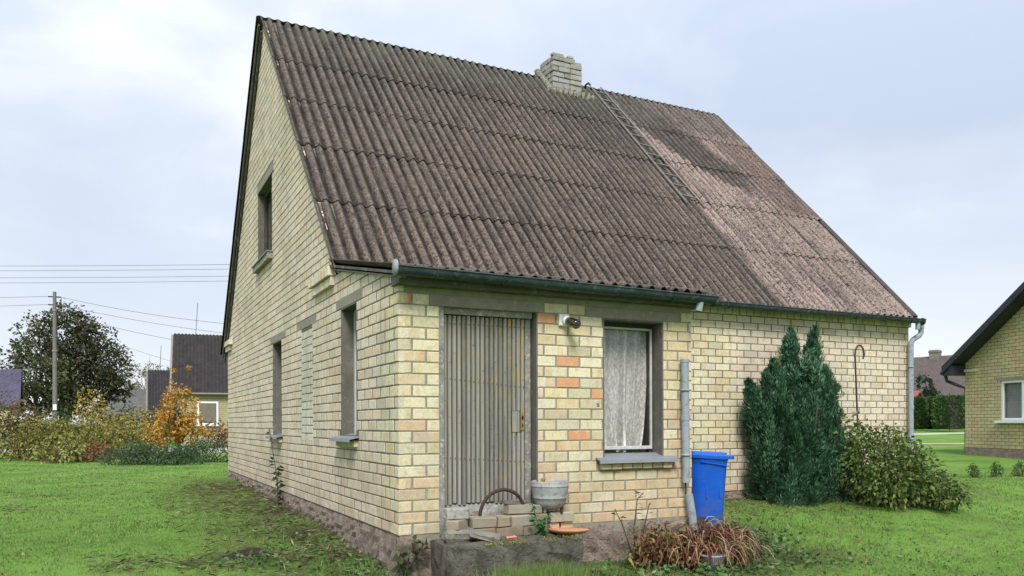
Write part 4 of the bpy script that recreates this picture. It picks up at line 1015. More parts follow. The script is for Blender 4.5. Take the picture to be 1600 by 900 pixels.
pot = thing('iron_pot', (1.40, -.13, TOP+2*H+.1), 'grey cast iron pot on short legs set on loose bricks', 'pot')
pc = (1.405, -.14, .0); zb = .215
b = MB(); b.lathe([(0, zb-.042), (.05, zb-.040), (.095, zb-.030), (.130, zb-.004), (.148, zb+.032), (.155, zb+.062), (.160, zb+.066), (.160, zb+.076), (.157, zb+.082), (.166, zb+.115), (.171, zb+.165), (.171, zb+.170), (.175, zb+.173), (.175, zb+.181), (.171, zb+.184), (.173, zb+.212), (.170, zb+.222), (.163, zb+.222), (.158, zb+.20), (.150, zb+.10), (.08, zb+.03), (0, zb+.02)], pc, 36)
b.build('bowl', POT, pot)
for a in (-.7, 1.4, 3.5):
    b = MB(); x_, y_ = pc[0]+.10*math.cos(a), pc[1]+.10*math.sin(a); b.tube([(x_, y_, zb+.045), (pc[0]+.112*math.cos(a), pc[1]+.112*math.sin(a), zb-.02), (pc[0]+.105*math.cos(a), pc[1]+.105*math.sin(a), zb-.078)], [.022, .015, .016], 8); b.build('leg', IRON, pot)
b = MB(); b.lathe([(.0, zb+.20), (.163, zb+.20)], pc, 20); b.build('soil', SOIL, pot)
v_, q_ = leaf_quads(np.array([[1.29, -.2, zb+.225], [1.30, -.21, zb+.225], [1.28, -.2, zb+.22]]), np.array([[.3, -.3, .3], [-.5, -.2, .2], [.1, -.2, .5]]), .045, .03)
link('fallen_leaf', npmesh('fallen_leaf', v_, q_, leaf_mat('yellow_leaf', [(0, (.55, .42, .05)), (1, (.5, .36, .05))])), None, label='small yellow leaf lying on the rim of the iron pot', cat='leaf')
o = MB().lathe([(0, -.002), (.13, -.002), (.172, .012), (.185, .028), (.182, .036), (.15, .034), (.06, .038), (0, .04)], (0, 0, 0), 36).build('terracotta_disc', TERRA, None, label='round orange terracotta saucer lying upside down on the right of the step', cat='saucer')
o.location = (1.49, -.33, TOP+.012); o.rotation_euler = (-.05, .04, 0)
b = MB(); pts = [(.70+.225*(1-math.cos(t))*.98, -.135-.02*math.sin(t), .13+.245*math.sin(t)**.9) for t in np.linspace(.02, math.pi*.93, 22)]
b.tube(pts, .016, 8); b.build('iron_hoop', IRON, None, label='rusty dark iron hoop standing against the foot of the door', cat='hoop')
b = MB(); b.box((-.05, -.015, 0), (.0, .015, .018), bev=.006, jit=.004); b.box((-.005, -.018, .0), (.045, .02, .02), bev=.006, jit=.005); o = b.build('pink_scrap', PINK, None, label='small pink plastic scrap on the step before the bricks', cat='scrap'); o.location = (.90, -.36, TOP+.002)

def stem_plant(name, base, stems, leaf_m, label, cat, leaf_l=(.04, .07), per=16, stem_m=None, group=None, lw=.55, spread=.05):
    t = thing(name, base, label, cat, group); b = MB(); Ps = []; Ds = []
    for pts in stems:
        pts = [np.array(p, float) for p in pts]; b.tube(pts, np.linspace(.008, .004, len(pts)), 5)
        for k_ in range(per):
            q = (k_+.5)/per*(len(pts)-1); i_ = min(int(q), len(pts)-2); p = pts[i_]+(pts[i_+1]-pts[i_])*(q-i_)
            d = rng.normal(size=3); d[2] = abs(d[2])*.3-.1; Ps.append(p+rng.normal(0, .006, 3)); Ds.append(unit(d)+np.array([0, 0, .2]))
    b.build('stem', stem_m or BARK, t)
    v_, q_ = leaf_quads(np.array(Ps), np.array(Ds), rng.uniform(*leaf_l, len(Ps)), rng.uniform(*leaf_l, len(Ps))*lw, .2, .3)
    link('foliage', npmesh('foliage', v_, q_, leaf_m), t); return t
GREENL = leaf_mat('green_leaf', [(0, (.03, .10, .035)), (.5, (.05, .16, .05)), (1, (.10, .22, .07))])
DARKL = leaf_mat('dark_leaf', [(0, (.025, .05, .02)), (.6, (.05, .085, .03)), (.9, (.09, .10, .04)), (1, (.13, .07, .04))])
stem_plant('weed', (1.22, -.36, TOP), [[(1.22, -.36, TOP), (1.17, -.33, .10), (1.13, -.30, .27)], [(1.22, -.36, TOP), (1.24, -.33, .07), (1.30, -.30, .14)], [(1.21, -.37, TOP), (1.19, -.38, .04), (1.22, -.40, .10)], [(1.22, -.36, TOP), (1.15, -.37, .05), (1.10, -.35, .13)]],
           GREENL, 'feathery green weed growing out between the bricks on the step', 'weed', (.035, .07), 26, GREENL)
stem_plant('wall_sapling', (-.09, 5.2, g1(-.09, 5.2)), [[(-.09, 5.1, g1(-.09, 5.1)), (-.09, 5.25, .25), (-.10, 5.45, .55), (-.14, 5.55, .92)], [(-.09, 5.1, g1(-.09, 5.1)), (-.12, 5.0, .15), (-.13, 4.88, .38)]],
           DARKL, 'thin dark leaved sapling climbing the side wall under the window sill', 'sapling', (.08, .14), 16)
stem_plant('corner_weed', (.0, -.1, g1(0, -.1)), [[(.0, -.12, g1(0, -.1)), (.06, -.12, -.12), (.14, -.10, -.02)], [(.02, -.1, -.3), (.15, -.10, -.12), (.22, -.1, -.04)], [(.0, -.12, -.35), (-.04, -.1, -.2), (.0, -.1, -.08)]],
           DARKL, 'broad leaved green weed at the brick corner left of the step', 'weed', (.06, .11), 9, None, None, .8)

# ---- withered clump with its pot
wp = thing('withered_plant', (2.75, -.45, g1(2.75, -.45)), 'clump of withered brown drooping leaves below the porch window downpipe', 'plant')
def droop(n, cx, cy, rx, ry, z0, hgt, l, wd, mat, name, par):
    V = []; Q = []; o = 0
    for _ in range(n):
        a = rng.uniform(0, 2*math.pi); rr_ = rng.random()**.6; x, y = cx+rx*rr_*math.cos(a), cy+ry*rr_*math.sin(a)
        zt = g1(x, y) + z0 + hgt*(1-rr_**2*.75)*rng.uniform(.55, 1.05); dirx, diry = math.cos(a)*.5+rng.normal(0, .6), math.sin(a)*.5+rng.normal(0, .6)-.2
        L = l*rng.uniform(.5, 1.3); w_ = wd*rng.uniform(.6, 1.3); sd = np.array([-diry, dirx, rng.normal(0, .4)]); sd /= np.linalg.norm(sd)+1e-6
        p = np.array([x, y, zt]); vx = np.array([dirx, diry, .9]); vx /= np.linalg.norm(vx); row = []
        for s_ in range(5):
            f = s_/4; ww = w_*(.35+1.2*f*(1-f)*2)*(1-.75*f); row += [p-sd*ww, p+sd*ww]
            p = p + vx*L/4; vx = vx + np.array([0, 0, -.75]) + rng.normal(0, .12, 3); vx /= np.linalg.norm(vx)
        V += row; Q += [(o+2*s_, o+2*s_+1, o+2*s_+3, o+2*s_+2) for s_ in range(4)]; o += 10
    return link(name, npmesh(name, np.array(V), np.array(Q), mat), par)
WITH = leaf_mat('withered_leaf', [(0, (.045, .018, .014)), (.45, (.115, .040, .026)), (.78, (.20, .078, .044)), (.95, (.28, .16, .09)), (1, (.40, .28, .18))], .15, .8)
YEL = leaf_mat('yellowing_leaf', [(0, (.07, .09, .025)), (.5, (.19, .19, .05)), (1, (.34, .29, .09))], .3)
droop(330, 2.92, -.50, .46, .28, .06, .33, .22, .010, WITH, 'withered_leaves', wp)
droop(80, 2.45, -.38, .26, .18, .10, .34, .20, .009, WITH, 'withered_leaves', wp)
droop(110, 2.95, -.55, .52, .30, .05, .40, .34, .0045, leaf_mat('straw', [(0, (.20, .12, .07)), (1, (.45, .35, .22))], .1), 'withered_stalks', wp)
for cx2, cy2, rx2, ry2, n2_ in ((2.95, -.5, .42, .26, 3600), (2.45, -.38, .25, .18, 900), (3.35, -.3, .34, .26, 1100)):
    a_ = rng.uniform(0, 2*math.pi, n2_); q2_ = np.sqrt(rng.random(n2_)); x_, y_ = cx2+rx2*q2_*np.cos(a_), cy2+ry2*q2_*np.sin(a_)
    P = np.stack([x_, y_, gz(x_, y_) + rng.random(n2_)**.7*(.36*(1-.6*q2_**2))], 1); P[:, 1] = np.minimum(P[:, 1], -.04) if cx2 < 3.1 else P[:, 1]
    dd = rng.normal(size=(n2_, 3)); dd[:, 2] -= .5; l = rng.uniform(.03, .085, n2_); v_, q_ = leaf_quads(P, dd, l, l*rng.uniform(.25, .5, n2_), .5, .3)
    link('withered_leaves', npmesh('withered_leaves', v_, q_, WITH), wp)
v_, q_ = leaf_quads(np.array([2.5, -.42, -.22]) + rng.normal(size=(420, 3))*np.array([.20, .10, .09]), rng.normal(size=(420, 3))+np.array([0, -.3, .3]), rng.uniform(.05, .11, 420), rng.uniform(.018, .035, 420), .3, .3)
link('yellow_leaves', npmesh('yellow_leaves', v_, q_, YEL), wp)
droop(120, 3.05, -.6, .35, .2, .04, .25, .16, .012, YEL, 'yellow_leaves', wp)
droop(420, 3.55, -.15, .36, .32, .03, .26, .17, .012, leaf_mat('grey_green_leaf', [(0, (.07, .06, .03)), (.5, (.11, .12, .055)), (1, (.20, .19, .10))], .2), 'green_leaves', wp)
stem_plant('tall_weed', (2.28, -.25, g1(2.28, -.25)), [[(2.28, -.25, -.4), (2.27, -.24, -.05), (2.30, -.25, .24), (2.36, -.27, .30)], [(2.3, -.25, -.4), (2.38, -.27, .02), (2.42, -.28, .20)], [(2.28, -.25, -.4), (2.15, -.22, .0), (2.08, -.2, .14)]],
           leaf_mat('tall_weed_leaf', [(0, (.06, .06, .025)), (.6, (.13, .10, .045)), (1, (.22, .14, .07))]), 'tall withered weed stems against the porch wall under the sill', 'weed', (.07, .12), 9, None, None, .22)
o = MB().lathe([(0, 0), (.085, 0), (.115, .17), (.122, .175), (.122, .19), (.10, .185), (0, .17)], (0, 0, 0), 28).build('flower_pot', PIPE, None, label='blue grey flower pot half hidden under the withered clump', cat='pot'); o.location = (2.82, -.72, g1(2.82, -.72)-.02)

# ---- bin
binr = thing('wheelie_bin', (3.98, .83, g1(3.98, .83)), 'blue plastic wheelie bin beside the porch, lid closed', 'bin')
gb = g1(3.98, .83)-.01; cx_, cy_ = 3.965, .83
b = MB(); prof = [(0.10, .195, .185), (.16, .20, .19), (.86, .245, .235), (.90, .252, .242), (.92, .262, .252), (.945, .262, .252)]; vs = []; K = 24
def rrect(hx, hy, r, k_):
    a = 2*math.pi*(k_+.5)/K; cxx, cyy = math.cos(a), math.sin(a); ex = 6.0
    s_ = (abs(cxx)**ex + abs(cyy)**ex)**(-1/ex); return hx*s_*cxx, hy*s_*cyy
for z_, hx, hy in prof:
    for k_ in range(K): x_, y_ = rrect(hx, hy, .04, k_); vs.append((cx_+x_, cy_+y_, gb+z_-.08))
b.add(vs, [(i_*K+k_, i_*K+(k_+1) % K, (i_+1)*K+(k_+1) % K, (i_+1)*K+k_) for i_ in range(len(prof)-1) for k_ in range(K)] + [tuple(reversed(range(K)))], True)
b.build('body', BLUE, binr)
b = MB()
for xq in (-.10, .10): b.box((cx_+xq-.008, cy_-.222, gb+.40), (cx_+xq+.008, cy_-.19, gb+.70), bev=.003)
b.build('rib', BLUE, binr)
b = MB(); b.tube([(cx_-.2, cy_-.245, gb+.825), (cx_+.2, cy_-.245, gb+.765)], .008, 6); b.build('rim', BLUE, binr)
b = MB(); zt = gb+.867; prof = [(-.012, .268, .256, 0), (-.012, .282, .268, 0), (.022, .284, .270, 0), (.034, .272, .258, 0), (.040, .245, .232, 0), (.060, .225, .212, -.01), (.070, .12, .11, -.015)]; vs = []
for z_, hx, hy, ox in prof:
    for k_ in range(K):
        x_, y_ = rrect(hx, hy, .04, k_); lip = .05*float(sstep(.12, .26, x_)) if (x_ > .12 and z_ < .036) else 0
        vs.append((cx_+x_+ox+lip, cy_+y_, zt+z_ - .016*(x_/.27)))
n_ = len(prof)
b.add(vs, [(i_*K+k_, i_*K+(k_+1) % K, (i_+1)*K+(k_+1) % K, (i_+1)*K+k_) for i_ in range(n_-1) for k_ in range(K)] + [tuple(range((n_-1)*K, n_*K)), tuple(reversed(range(K)))], False)
lidb = b.build('lid', BLUE, binr)
b = MB(); b.box((cx_+.20, cy_-.13, zt+.022), (cx_+.29, cy_+.13, zt+.052), bev=.012); b.build('lid_grip', BLUE, lidb)
b = MB(); b.tube([(cx_-.29, cy_-.17, zt+.02), (cx_-.29, cy_+.17, zt+.02)], .016, 10); b.build('handle', BLUE, binr)
for s_ in (-1, 1):
    b = MB(); b.tube([(cx_-.17, cy_+s_*.205-.02, gb+.10), (cx_-.17, cy_+s_*.205+.02, gb+.10)], .10, 20); b.build('wheel', DARKW, binr)

# ---- juniper against the main wall
def juniper(name, c, prof, leaders, nspray, nn, label, mat, cat, group=None, sl=(.35, .95), seed=1):
    t = thing(name, (c[0], c[1], g1(c[0], c[1])), label, cat, group); z0 = g1(c[0], c[1])
    b = MB(); b.tube([(c[0], c[1], z0-.1), (c[0]+.02, c[1], z0+.5), (c[0], c[1], z0+1.2)], [.09, .07, .04], 8)
    for a in np.linspace(0, 5.6, 7): b.tube([(c[0], c[1], z0+.15), (c[0]+.3*math.cos(a), c[1]+.3*math.sin(a), z0+.7), (c[0]+.4*math.cos(a), c[1]+.4*math.sin(a), z0+1.3)], [.04, .03, .015], 6)
    b.build('trunk', BARK, t)
    Ps = []; Ds = []; Ls = []
    for lead, wgt in leaders:
        for _ in range(int(nspray*wgt)):
            zt = rng.random()**.9; hmax = lead[2]; z = zt*hmax; r_ = np.interp(zt, [p[0] for p in prof], [p[1] for p in prof])*lead[3]; a = rng.uniform(0, 2*math.pi); rr_ = r_*rng.uniform(.45, 1.0)**.5*rng.uniform(.82, 1.12)
            ax, ay = lead[0]*zt, lead[1]*zt
            tip = np.array([c[0]+ax+rr_*math.cos(a), c[1]+ay+rr_*.75*math.sin(a), z0+z+.03])
            if tip[1] > D-.05: tip[1] = D-.05-rng.random()*.1
            out_ = np.array([math.cos(a), math.sin(a), 0]); dr = unit(out_*rng.uniform(.3, 1.1)*(1-.6*zt) + np.array([0, 0, 1.0]) + rng.normal(0, .18, 3)); L = rng.uniform(*sl)*(1-.35*zt)
            s = rng.random(nn)**.8; w_ = (.085*(1-s)**.7+.012)*L/.5; off = rng.normal(size=(nn, 3)); off -= (off @ dr)[:, None]*dr; off = unit(off)*(w_*rng.uniform(.3, 1, nn))[:, None]
            Ps.append(tip - dr*L*(1-s)[:, None] + off); Ds.append(dr + unit(off)*.5 + rng.normal(0, .12, (nn, 3))); Ls.append(rng.uniform(.035, .080, nn))
    P = np.concatenate(Ps); Dd = np.concatenate(Ds); L = np.concatenate(Ls); ok = P[:, 1] < D-.03 if c[1] < D else np.ones(len(P), bool)
    P, Dd, L = P[ok], Dd[ok], L[ok]; P[:, 2] = np.maximum(P[:, 2], gz(P[:, 0], P[:, 1])+.02)
    v_, q_ = leaf_quads(P, Dd, L, L*.20, .15); link('foliage', npmesh('foliage', v_, q_, mat), t); return t
JUN = leaf_mat('juniper_needle', [(0, (.014, .042, .024)), (.45, (.030, .090, .048)), (.75, (.060, .155, .080)), (1, (.15, .26, .14))], .15)
PROF = [(0, .72), (.12, .92), (.3, 1.0), (.5, .93), (.68, .70), (.82, .45), (.92, .25), (1, .03)]
juniper('juniper_shrub', (6.50, 1.82), PROF, [((-.06, .05, 2.42, .44), .26), ((.38, .0, 2.46, .44), .28), ((.17, -.1, 2.12, .50), .26), ((-.42, .0, 1.95, .62), .46), ((.50, -.1, 1.90, .60), .40), ((.0, -.15, 1.6, .80), .52), ((-.84, .05, 1.66, .46), .26), ((.5, -.1, 1.3, .50), .2)], 250, 340,
        'tall dark green juniper with two peaks against the brick wall', JUN, 'shrub')

# ---- leafy bush with trailing right side
def bush(name, base, clumps, mat, label, cat, ln=(.06, .10), lw=.6, nstem=14, group=None, stem_m=None, droop_=.3, twig=.012, clip_y=None):
    t = thing(name, (base[0], base[1], base[2]), label, cat, group); b = MB(); V = []
    tot = sum(q[2] for q in clumps)
    for c, r, n in clumps:
        P, d = blob_points(n, c, r, .35); P += rng.normal(0, .04, P.shape)*np.array(r)*2
        if clip_y is not None: P[:, 1] = np.minimum(P[:, 1], clip_y)
        zg = gz(P[:, 0], P[:, 1]) + .02; P[:, 2] = np.maximum(P[:, 2], zg + rng.random(n)*.05)
        dd = d + rng.normal(0, .6, d.shape) + np.array([0, 0, .1]); l = rng.uniform(*ln, n)
        V.append(leaf_quads(P, dd, l, l*lw, .18, droop_))
        for _ in range(max(1, int(nstem*n/tot))):
            q = np.array(c) + rng.normal(0, .45, 3)*np.array(r); m_ = (np.array(base)+q)/2 + rng.normal(0, .08, 3); m_[2] -= .05
            s0 = np.array(base) + np.array([rng.normal(0, .15*r[0]), rng.normal(0, .15*r[1]), -.05]); b.tube([s0, m_, q], [twig*1.4, twig, twig*.5], 5, False)
    b.build('stem', stem_m or BARK, t); v_, q_ = merge(V); link('foliage', npmesh('foliage', v_, q_, mat), t); return t
BUSHM = leaf_mat('bush_leaf', [(0, (.028, .055, .014)), (.3, (.062, .108, .026)), (.6, (.110, .165, .038)), (.92, (.20, .25, .07)), (1, (.20, .17, .05))], .25)
zb_ = g1(7.6, 1.4)-.03
bush('leafy_bush', (7.6, 1.2, zb_), [((7.50, 1.32, zb_+.55), (.72, .6, .55), 3400), ((7.13, 1.52, zb_+.85), (.32, .35, .45), 700), ((7.83, 1.07, zb_+.4), (.5, .5, .42), 1300), ((8.10, 0.80, zb_+.22), (.38, .35, .24), 650), ((8.07, 0.58, zb_+.12), (.30, .22, .14), 260), ((7.43, 0.94, zb_+.35), (.6, .35, .38), 1100), ((7.08, 1.67, zb_+1.15), (.12, .12, .3), 60), ((8.03, 1.52, zb_+.7), (.35, .4, .4), 600)],
     BUSHM, 'wide yellow green leafy bush beside the juniper, trailing on the lawn', 'bush', (.04, .085), .6, 60, clip_y=D-.06)
hk = MB(); hx, hy = 7.60, 1.75; hz0 = g1(hx, hy)
hk.tube([(hx+.06, hy, hz0-.1), (hx+.05, hy, 1.0), (hx, hy, 1.97), (hx+.012, hy, 2.04), (hx+.06, hy, 2.10), (hx+.12, hy, 2.11), (hx+.17, hy, 2.06), (hx+.185, hy, 1.98), (hx+.18, hy, 1.93), (hx+.165, hy, 1.915)], .013, 8)
hk.build('shepherd_hook', IRON, None, label='thin dark metal crook standing behind the leafy bush', cat='hook')
YG = leaf_mat('young_shrub_leaf', [(0, (.04, .09, .02)), (1, (.10, .17, .04))])
for px, py, hgt, lab in ((1521, 738, .26, 'small young shrub on the right lawn, nearest to the leafy bush'), (1557, 741, .30, 'small young shrub on the right lawn, middle one of the row of three'), (1593, 745, .30, 'small young shrub on the right lawn, farthest right of the row')):
    P = at(px, py, 16.5); P[2] = g1(P[0], P[1]); bush('young_shrub', P, [((P[0], P[1], P[2]+hgt*.5), (.12, .12, hgt*.5), 260), ((P[0], P[1], P[2]+hgt*.9), (.05, .05, hgt*.25), 60)], YG, lab, 'shrub', (.03, .05), .5, 6, 'young shrubs planted in a row')

# ================================================================== BEHIND, LEFT
def gable_house(name, label, A, B, depth_dir, dep, eave, rise, roof_m, wall_m, over=.35, cat='house', chimney=None, windows=(), roof_t=.12, corr=0, base=None, gable_fill=None):
    """A, B: the ends of the long wall facing us (eave side). depth_dir: unit vector away from it, dep: depth of the house."""
    A, B = np.array(A, float), np.array(B, float); z0 = min(A[2], B[2]) if base is None else base
    A[2] = B[2] = z0; u = (B-A); L = np.linalg.norm(u); u /= L; n = np.array([depth_dir[0], depth_dir[1], 0.0]); n /= np.linalg.norm(n)
    t = thing(name, (A+B)/2 + n*dep/2, label, cat)
    P = lambda s, d, z: A + u*s + n*d + np.array([0, 0, z])
    b = MB(); b.add([P(0, 0, -.5), P(L, 0, -.5), P(L, dep, -.5), P(0, dep, -.5), P(0, 0, eave), P(L, 0, eave), P(L, dep, eave), P(0, dep, eave), P(0, dep/2, eave+rise-.02), P(L, dep/2, eave+rise-.02)],
                    [(0, 1, 5, 4), (1, 2, 6, 9, 5), (2, 3, 7, 6), (3, 0, 4, 8, 7)]); b.build('wall', wall_m, t, fixn=True)
    b = MB(); sl_ = rise/(dep/2); e0 = -over; ze = eave - over*sl_
    for s_ in (0, 1):
        d0 = e0 if s_ == 0 else dep-e0
        nn = max(2, int(L/.18)*2+1) if corr else 2; top = []; bot = []
        for i_ in range(nn):
            s0 = -over + (L+2*over)*i_/(nn-1); hh = corr*(1 if i_ % 2 else -1)
            top.append((s0, hh))
        vs = [P(s0, d0, ze+roof_t+hh) for s0, hh in top] + [P(s0, dep/2, eave+rise+roof_t+hh) for s0, hh in top]
        b.add(vs, [(i_, i_+1, nn+i_+1, nn+i_) for i_ in range(nn-1)])
        b.add([P(-over, d0, ze), P(L+over, d0, ze), P(L+over, dep/2, eave+rise), P(-over, dep/2, eave+rise), P(-over, d0, ze+roof_t), P(L+over, d0, ze+roof_t), P(L+over, dep/2, eave+rise+roof_t), P(-over, dep/2, eave+rise+roof_t)],
              [(0, 1, 2, 3), (0, 1, 5, 4), (0, 3, 7, 4), (1, 2, 6, 5)])
    rf = b.build('roof', roof_m, t)
    if gable_fill:
        b = MB(); b.tube([P(-over-.05, e0, ze+.0), P(-over-.05, dep/2, eave+rise+.02)], .07, 4); b.tube([P(-over-.05, e0-.06, ze+.06), P(L+over, e0-.06, ze+.06)], .05, 6); b.build('verge_board', gable_fill, rf)
    if chimney:
        s0, d0, w_, h_ = chimney; b = MB(); zr = eave+rise - abs(d0-dep/2)*sl_
        b.add([P(s0+a, d0+c, zr-.3+e_) for e_ in (0, h_+.3) for a, c in ((-w_, -w_), (w_, -w_), (w_, w_), (-w_, w_))], [(0, 1, 5, 4), (1, 2, 6, 5), (2, 3, 7, 6), (3, 0, 4, 7), (4, 5, 6, 7)])
        w2 = w_*1.12; b.add([P(s0+a, d0+c, zr+h_-.1+e_) for e_ in (-.12, .02) for a, c in ((-w2, -w2), (w2, -w2), (w2, w2), (-w2, w2))], [(0, 1, 5, 4), (1, 2, 6, 5), (2, 3, 7, 6), (3, 0, 4, 7), (4, 5, 6, 7), (0, 3, 2, 1)])
        b.build('chimney', STONE, rf)
    for (s0, s1, za, zb2, shut) in windows:
        b = MB(); f_ = .1
        for a in ((s0, s0+f_, za, zb2), (s1-f_, s1, za, zb2), (s0+f_, s1-f_, zb2-f_, zb2), (s0+f_, s1-f_, za, za+f_)):
            b.add([P(x_, d_, z_) for d_ in (-.06, .02) for x_, z_ in ((a[0], a[2]), (a[1], a[2]), (a[1], a[3]), (a[0], a[3]))], [(0, 1, 2, 3), (0, 4, 5, 1), (1, 5, 6, 2), (2, 6, 7, 3), (3, 7, 4, 0)])
        b.add([P(x_, d_, z_) for d_ in (-.12, .0) for x_, z_ in ((s0-.08, za-.06), (s1+.08, za-.06), (s1+.08, za), (s0-.08, za))], [(0, 1, 2, 3), (0, 4, 5, 1), (1, 5, 6, 2), (2, 6, 7, 3), (3, 7, 4, 0)])
        fr = b.build('window', PVC, t, fixn=True)
        b = MB(); b.add([P(s0+f_, -.02, za+f_), P(s1-f_, -.02, za+f_), P(s1-f_, -.02, zb2-f_), P(s0+f_, -.02, zb2-f_)], [(0, 1, 2, 3)]); b.build('pane', shut, fr)
    return t, P
def far_brick(name, c1, c2, mort, sc=1.0):
    M = NT(name, .9, .1); p = M.pos(); q = M.n('ShaderNodeTexBrick'); x, y, z = M.xyz(p)
    cb = M.n('ShaderNodeCombineXYZ'); M.l(M.math('ADD', x, M.math('MULTIPLY', y, .6)), cb.inputs[0]); M.l(z, cb.inputs[1]); M.l(cb.outputs[0], q.inputs['Vector'])
    q.inputs['Color1'].default_value = col4(c1); q.inputs['Color2'].default_value = col4(c2); q.inputs['Mortar'].default_value = col4(mort)
    q.inputs['Scale'].default_value = 1; q.inputs['Brick Width'].default_value = .3*sc; q.inputs['Row Height'].default_value = .11*sc; q.inputs['Mortar Size'].default_value = .012
    c = M.mix(M.mr(M.noise(p, .8, 4, .6), .4, .7, 0, .4), q.outputs['Color'], tuple(v*.7 for v in c1)); M.color(c); return M.m
FBR = far_brick('far_yellow_brick', (.34, .31, .19), (.42, .37, .22), (.2, .19, .15))
BLIND = rough_mat('window_blind', (.13, .12, .10), (.20, .17, .14), 6, .2)
RDARK = plain_roof('dark_sheet_roof', (.020, .018, .019), (.036, .031, .032))
# house seen past the rear corner
A = at(276, 700, 44); nrm_ = A-CAM; nrm_[2] = 0; nrm_ /= np.linalg.norm(nrm_); _a = -.03
nrm_ = np.array([nrm_[0]*math.cos(_a)-nrm_[1]*math.sin(_a), nrm_[0]*math.sin(_a)+nrm_[1]*math.cos(_a), 0]); u_ = np.array([nrm_[1], -nrm_[0], 0]); B = A + u_*9.5
Lh = np.linalg.norm((B-A)[:2])
hL, PL = gable_house('neighbour_house', 'pale brick house with black sheet roof, seen past the rear corner behind the orange tree', A, B, nrm_, 7.0, 2.85, 3.35, RDARK, FBR, .25, base=.0, corr=.03, gable_fill=LINTEL,
                     windows=((1.05, 2.15, .95, 2.25, BLIND),))
# radio masts
b = MB(); p0 = PL(.95, 3.5, 6.2); b.tube([p0, p0+np.array([.12, 0, 2.0])], .018, 5); b.build('aerial', WIREM, hL)
A = at(236, 690, 56); n2 = A-CAM; n2[2] = 0; n2 /= np.linalg.norm(n2); B = A + np.array([n2[1], -n2[0], 0])*6
h2, P2 = gable_house('small_dark_house', 'low dark roofed house just left of the pale brick neighbour house', A, B, n2, 7.0, 1.9, 3.0, RDARK, rough_mat('dark_boards', (.06, .05, .045), (.10, .085, .075), 6), .2, base=.0, corr=.03, gable_fill=LINTEL)
b = MB(); p0 = P2(.6, 3.5, 4.8); b.tube([p0, p0+np.array([.1, 0, 2.0])], .02, 5); b.build('aerial', WIREM, h2)
GREYROOF = plain_roof('grey_roof', (.075, .075, .075), (.11, .105, .10))
A = at(160, 690, 82); B = A + np.array([n2[1], -n2[0], 0])*4.1
gable_house('distant_house', 'far grey roofed house with a chimney, beyond the hedge left of the birch', A, B, n2, 8, 1.7, 3.0, GREYROOF, FBR, .2, base=.0, chimney=(2.2, 4, .35, 1.0))
PURP = plain_roof('violet_roof', (.055, .050, .085), (.08, .072, .115))
A = at(-170, 690, 50); B = at(26, 690, 49)
gable_house('violet_roofed_house', 'house with a violet grey metal roof at the far left edge', A, B, np.array([-.06, 1., 0]), 6, 2.3, 2.15, PURP, FBR, .25, base=.0, corr=.02)

# ---- trees
def branchy(name, base, top_h, crown, label, cat, leaf_m, trunk_r=.22, ln=(.18, .34), group=None, nlimb=26, lw=.6, bark=None, lean=0, sprig=1):
    t = thing(name, base, label, cat, group); b = MB(); base = np.array(base); top = base + np.array([lean, 0, top_h*.72])
    b.tube([base-np.array([0, 0, .3]), base+(top-base)*.35+rng.normal(0, .05, 3), base+(top-base)*.7+rng.normal(0, .1, 3), top], [trunk_r*1.2, trunk_r, trunk_r*.6, trunk_r*.2], 10)
    V = []
    for c, r, n in crown:
        c = np.array(c) + base
        for _ in range(max(2, int(nlimb*n/sum(q[2] for q in crown)))):
            e_ = c + rng.normal(0, .5, 3)*np.array(r); h_ = np.clip((e_[2]-base[2])*.55, .3, top_h*.7); s0 = base + (top-base)*(h_/(top_h*.72)); m_ = (s0+e_)/2 + rng.normal(0, .12, 3)*np.array(r)
            b.tube([s0, m_, e_], [trunk_r*.28, trunk_r*.16, trunk_r*.05], 5, False)
        ks = max(1, n//18); pts, d = blob_points(ks, c, r, .25); pts += rng.normal(0, .16, pts.shape)*np.array(r)
        P = np.repeat(pts, 18, 0) + rng.normal(0, 1, (ks*18, 3))*np.array(r)*.11*sprig; l = rng.uniform(*ln, len(P))
        V.append(leaf_quads(P, np.repeat(d, 18, 0)+rng.normal(0, .8, P.shape), l, l*lw, .2, .2))
    b.build('trunk', bark or BARK, t); v_, q_ = merge(V); link('crown', npmesh('crown', v_, q_, leaf_m), t); return t
TREEM = leaf_mat('autumn_tree_leaf', [(0, (.022, .034, .018)), (.4, (.042, .060, .026)), (.7, (.075, .085, .036)), (.9, (.11, .085, .035)), (1, (.18, .10, .04))], .25)
TREEG = leaf_mat('olive_tree_leaf', [(0, (.035, .05, .02)), (.5, (.07, .095, .035)), (1, (.14, .14, .06))], .25)
pb = at(100, 700, 60); pb[2] = 0
branchy('big_tree', pb, 10.2, [((0, 0, 7.3), (2.6, 2.4, 2.2), 3300), ((2.3, 0, 5.6), (2.0, 2, 2.2), 2900), ((-1.9, -.3, 5.6), (2.0, 2, 2.0), 1300), ((1.2, -.5, 4.2), (2.6, 2.2, 1.7), 2600), ((.2, 0, 9.0), (1.5, 1.3, 1.1), 750), ((3.2, -.2, 3.8), (1.3, 1.4, 1.3), 1000), ((.8, -.5, 2.6), (2.4, 2, 1.0), 900), ((1.6, 0, 7.8), (1.1, 1.1, 1.0), 600)],
        'big dark tree turning brown behind the pole and the hedge', 'tree', TREEM, .3, (.16, .32), None, 90)
pb = at(58, 700, 57); pb[2] = 0
branchy('olive_tree', pb, 7, [((0, 0, 4.6), (2.1, 1.8, 1.7), 1300), ((-1.2, 0, 3.2), (1.6, 1.6, 1.3), 800), ((1.2, 0, 3.0), (1.5, 1.5, 1.3), 800), ((-.8, 0, 6.2), (1.2, 1.1, .9), 320)], 'paler olive tree in front of the left half of the big dark tree', 'tree', TREEG, .2, (.18, .32), None, 40)
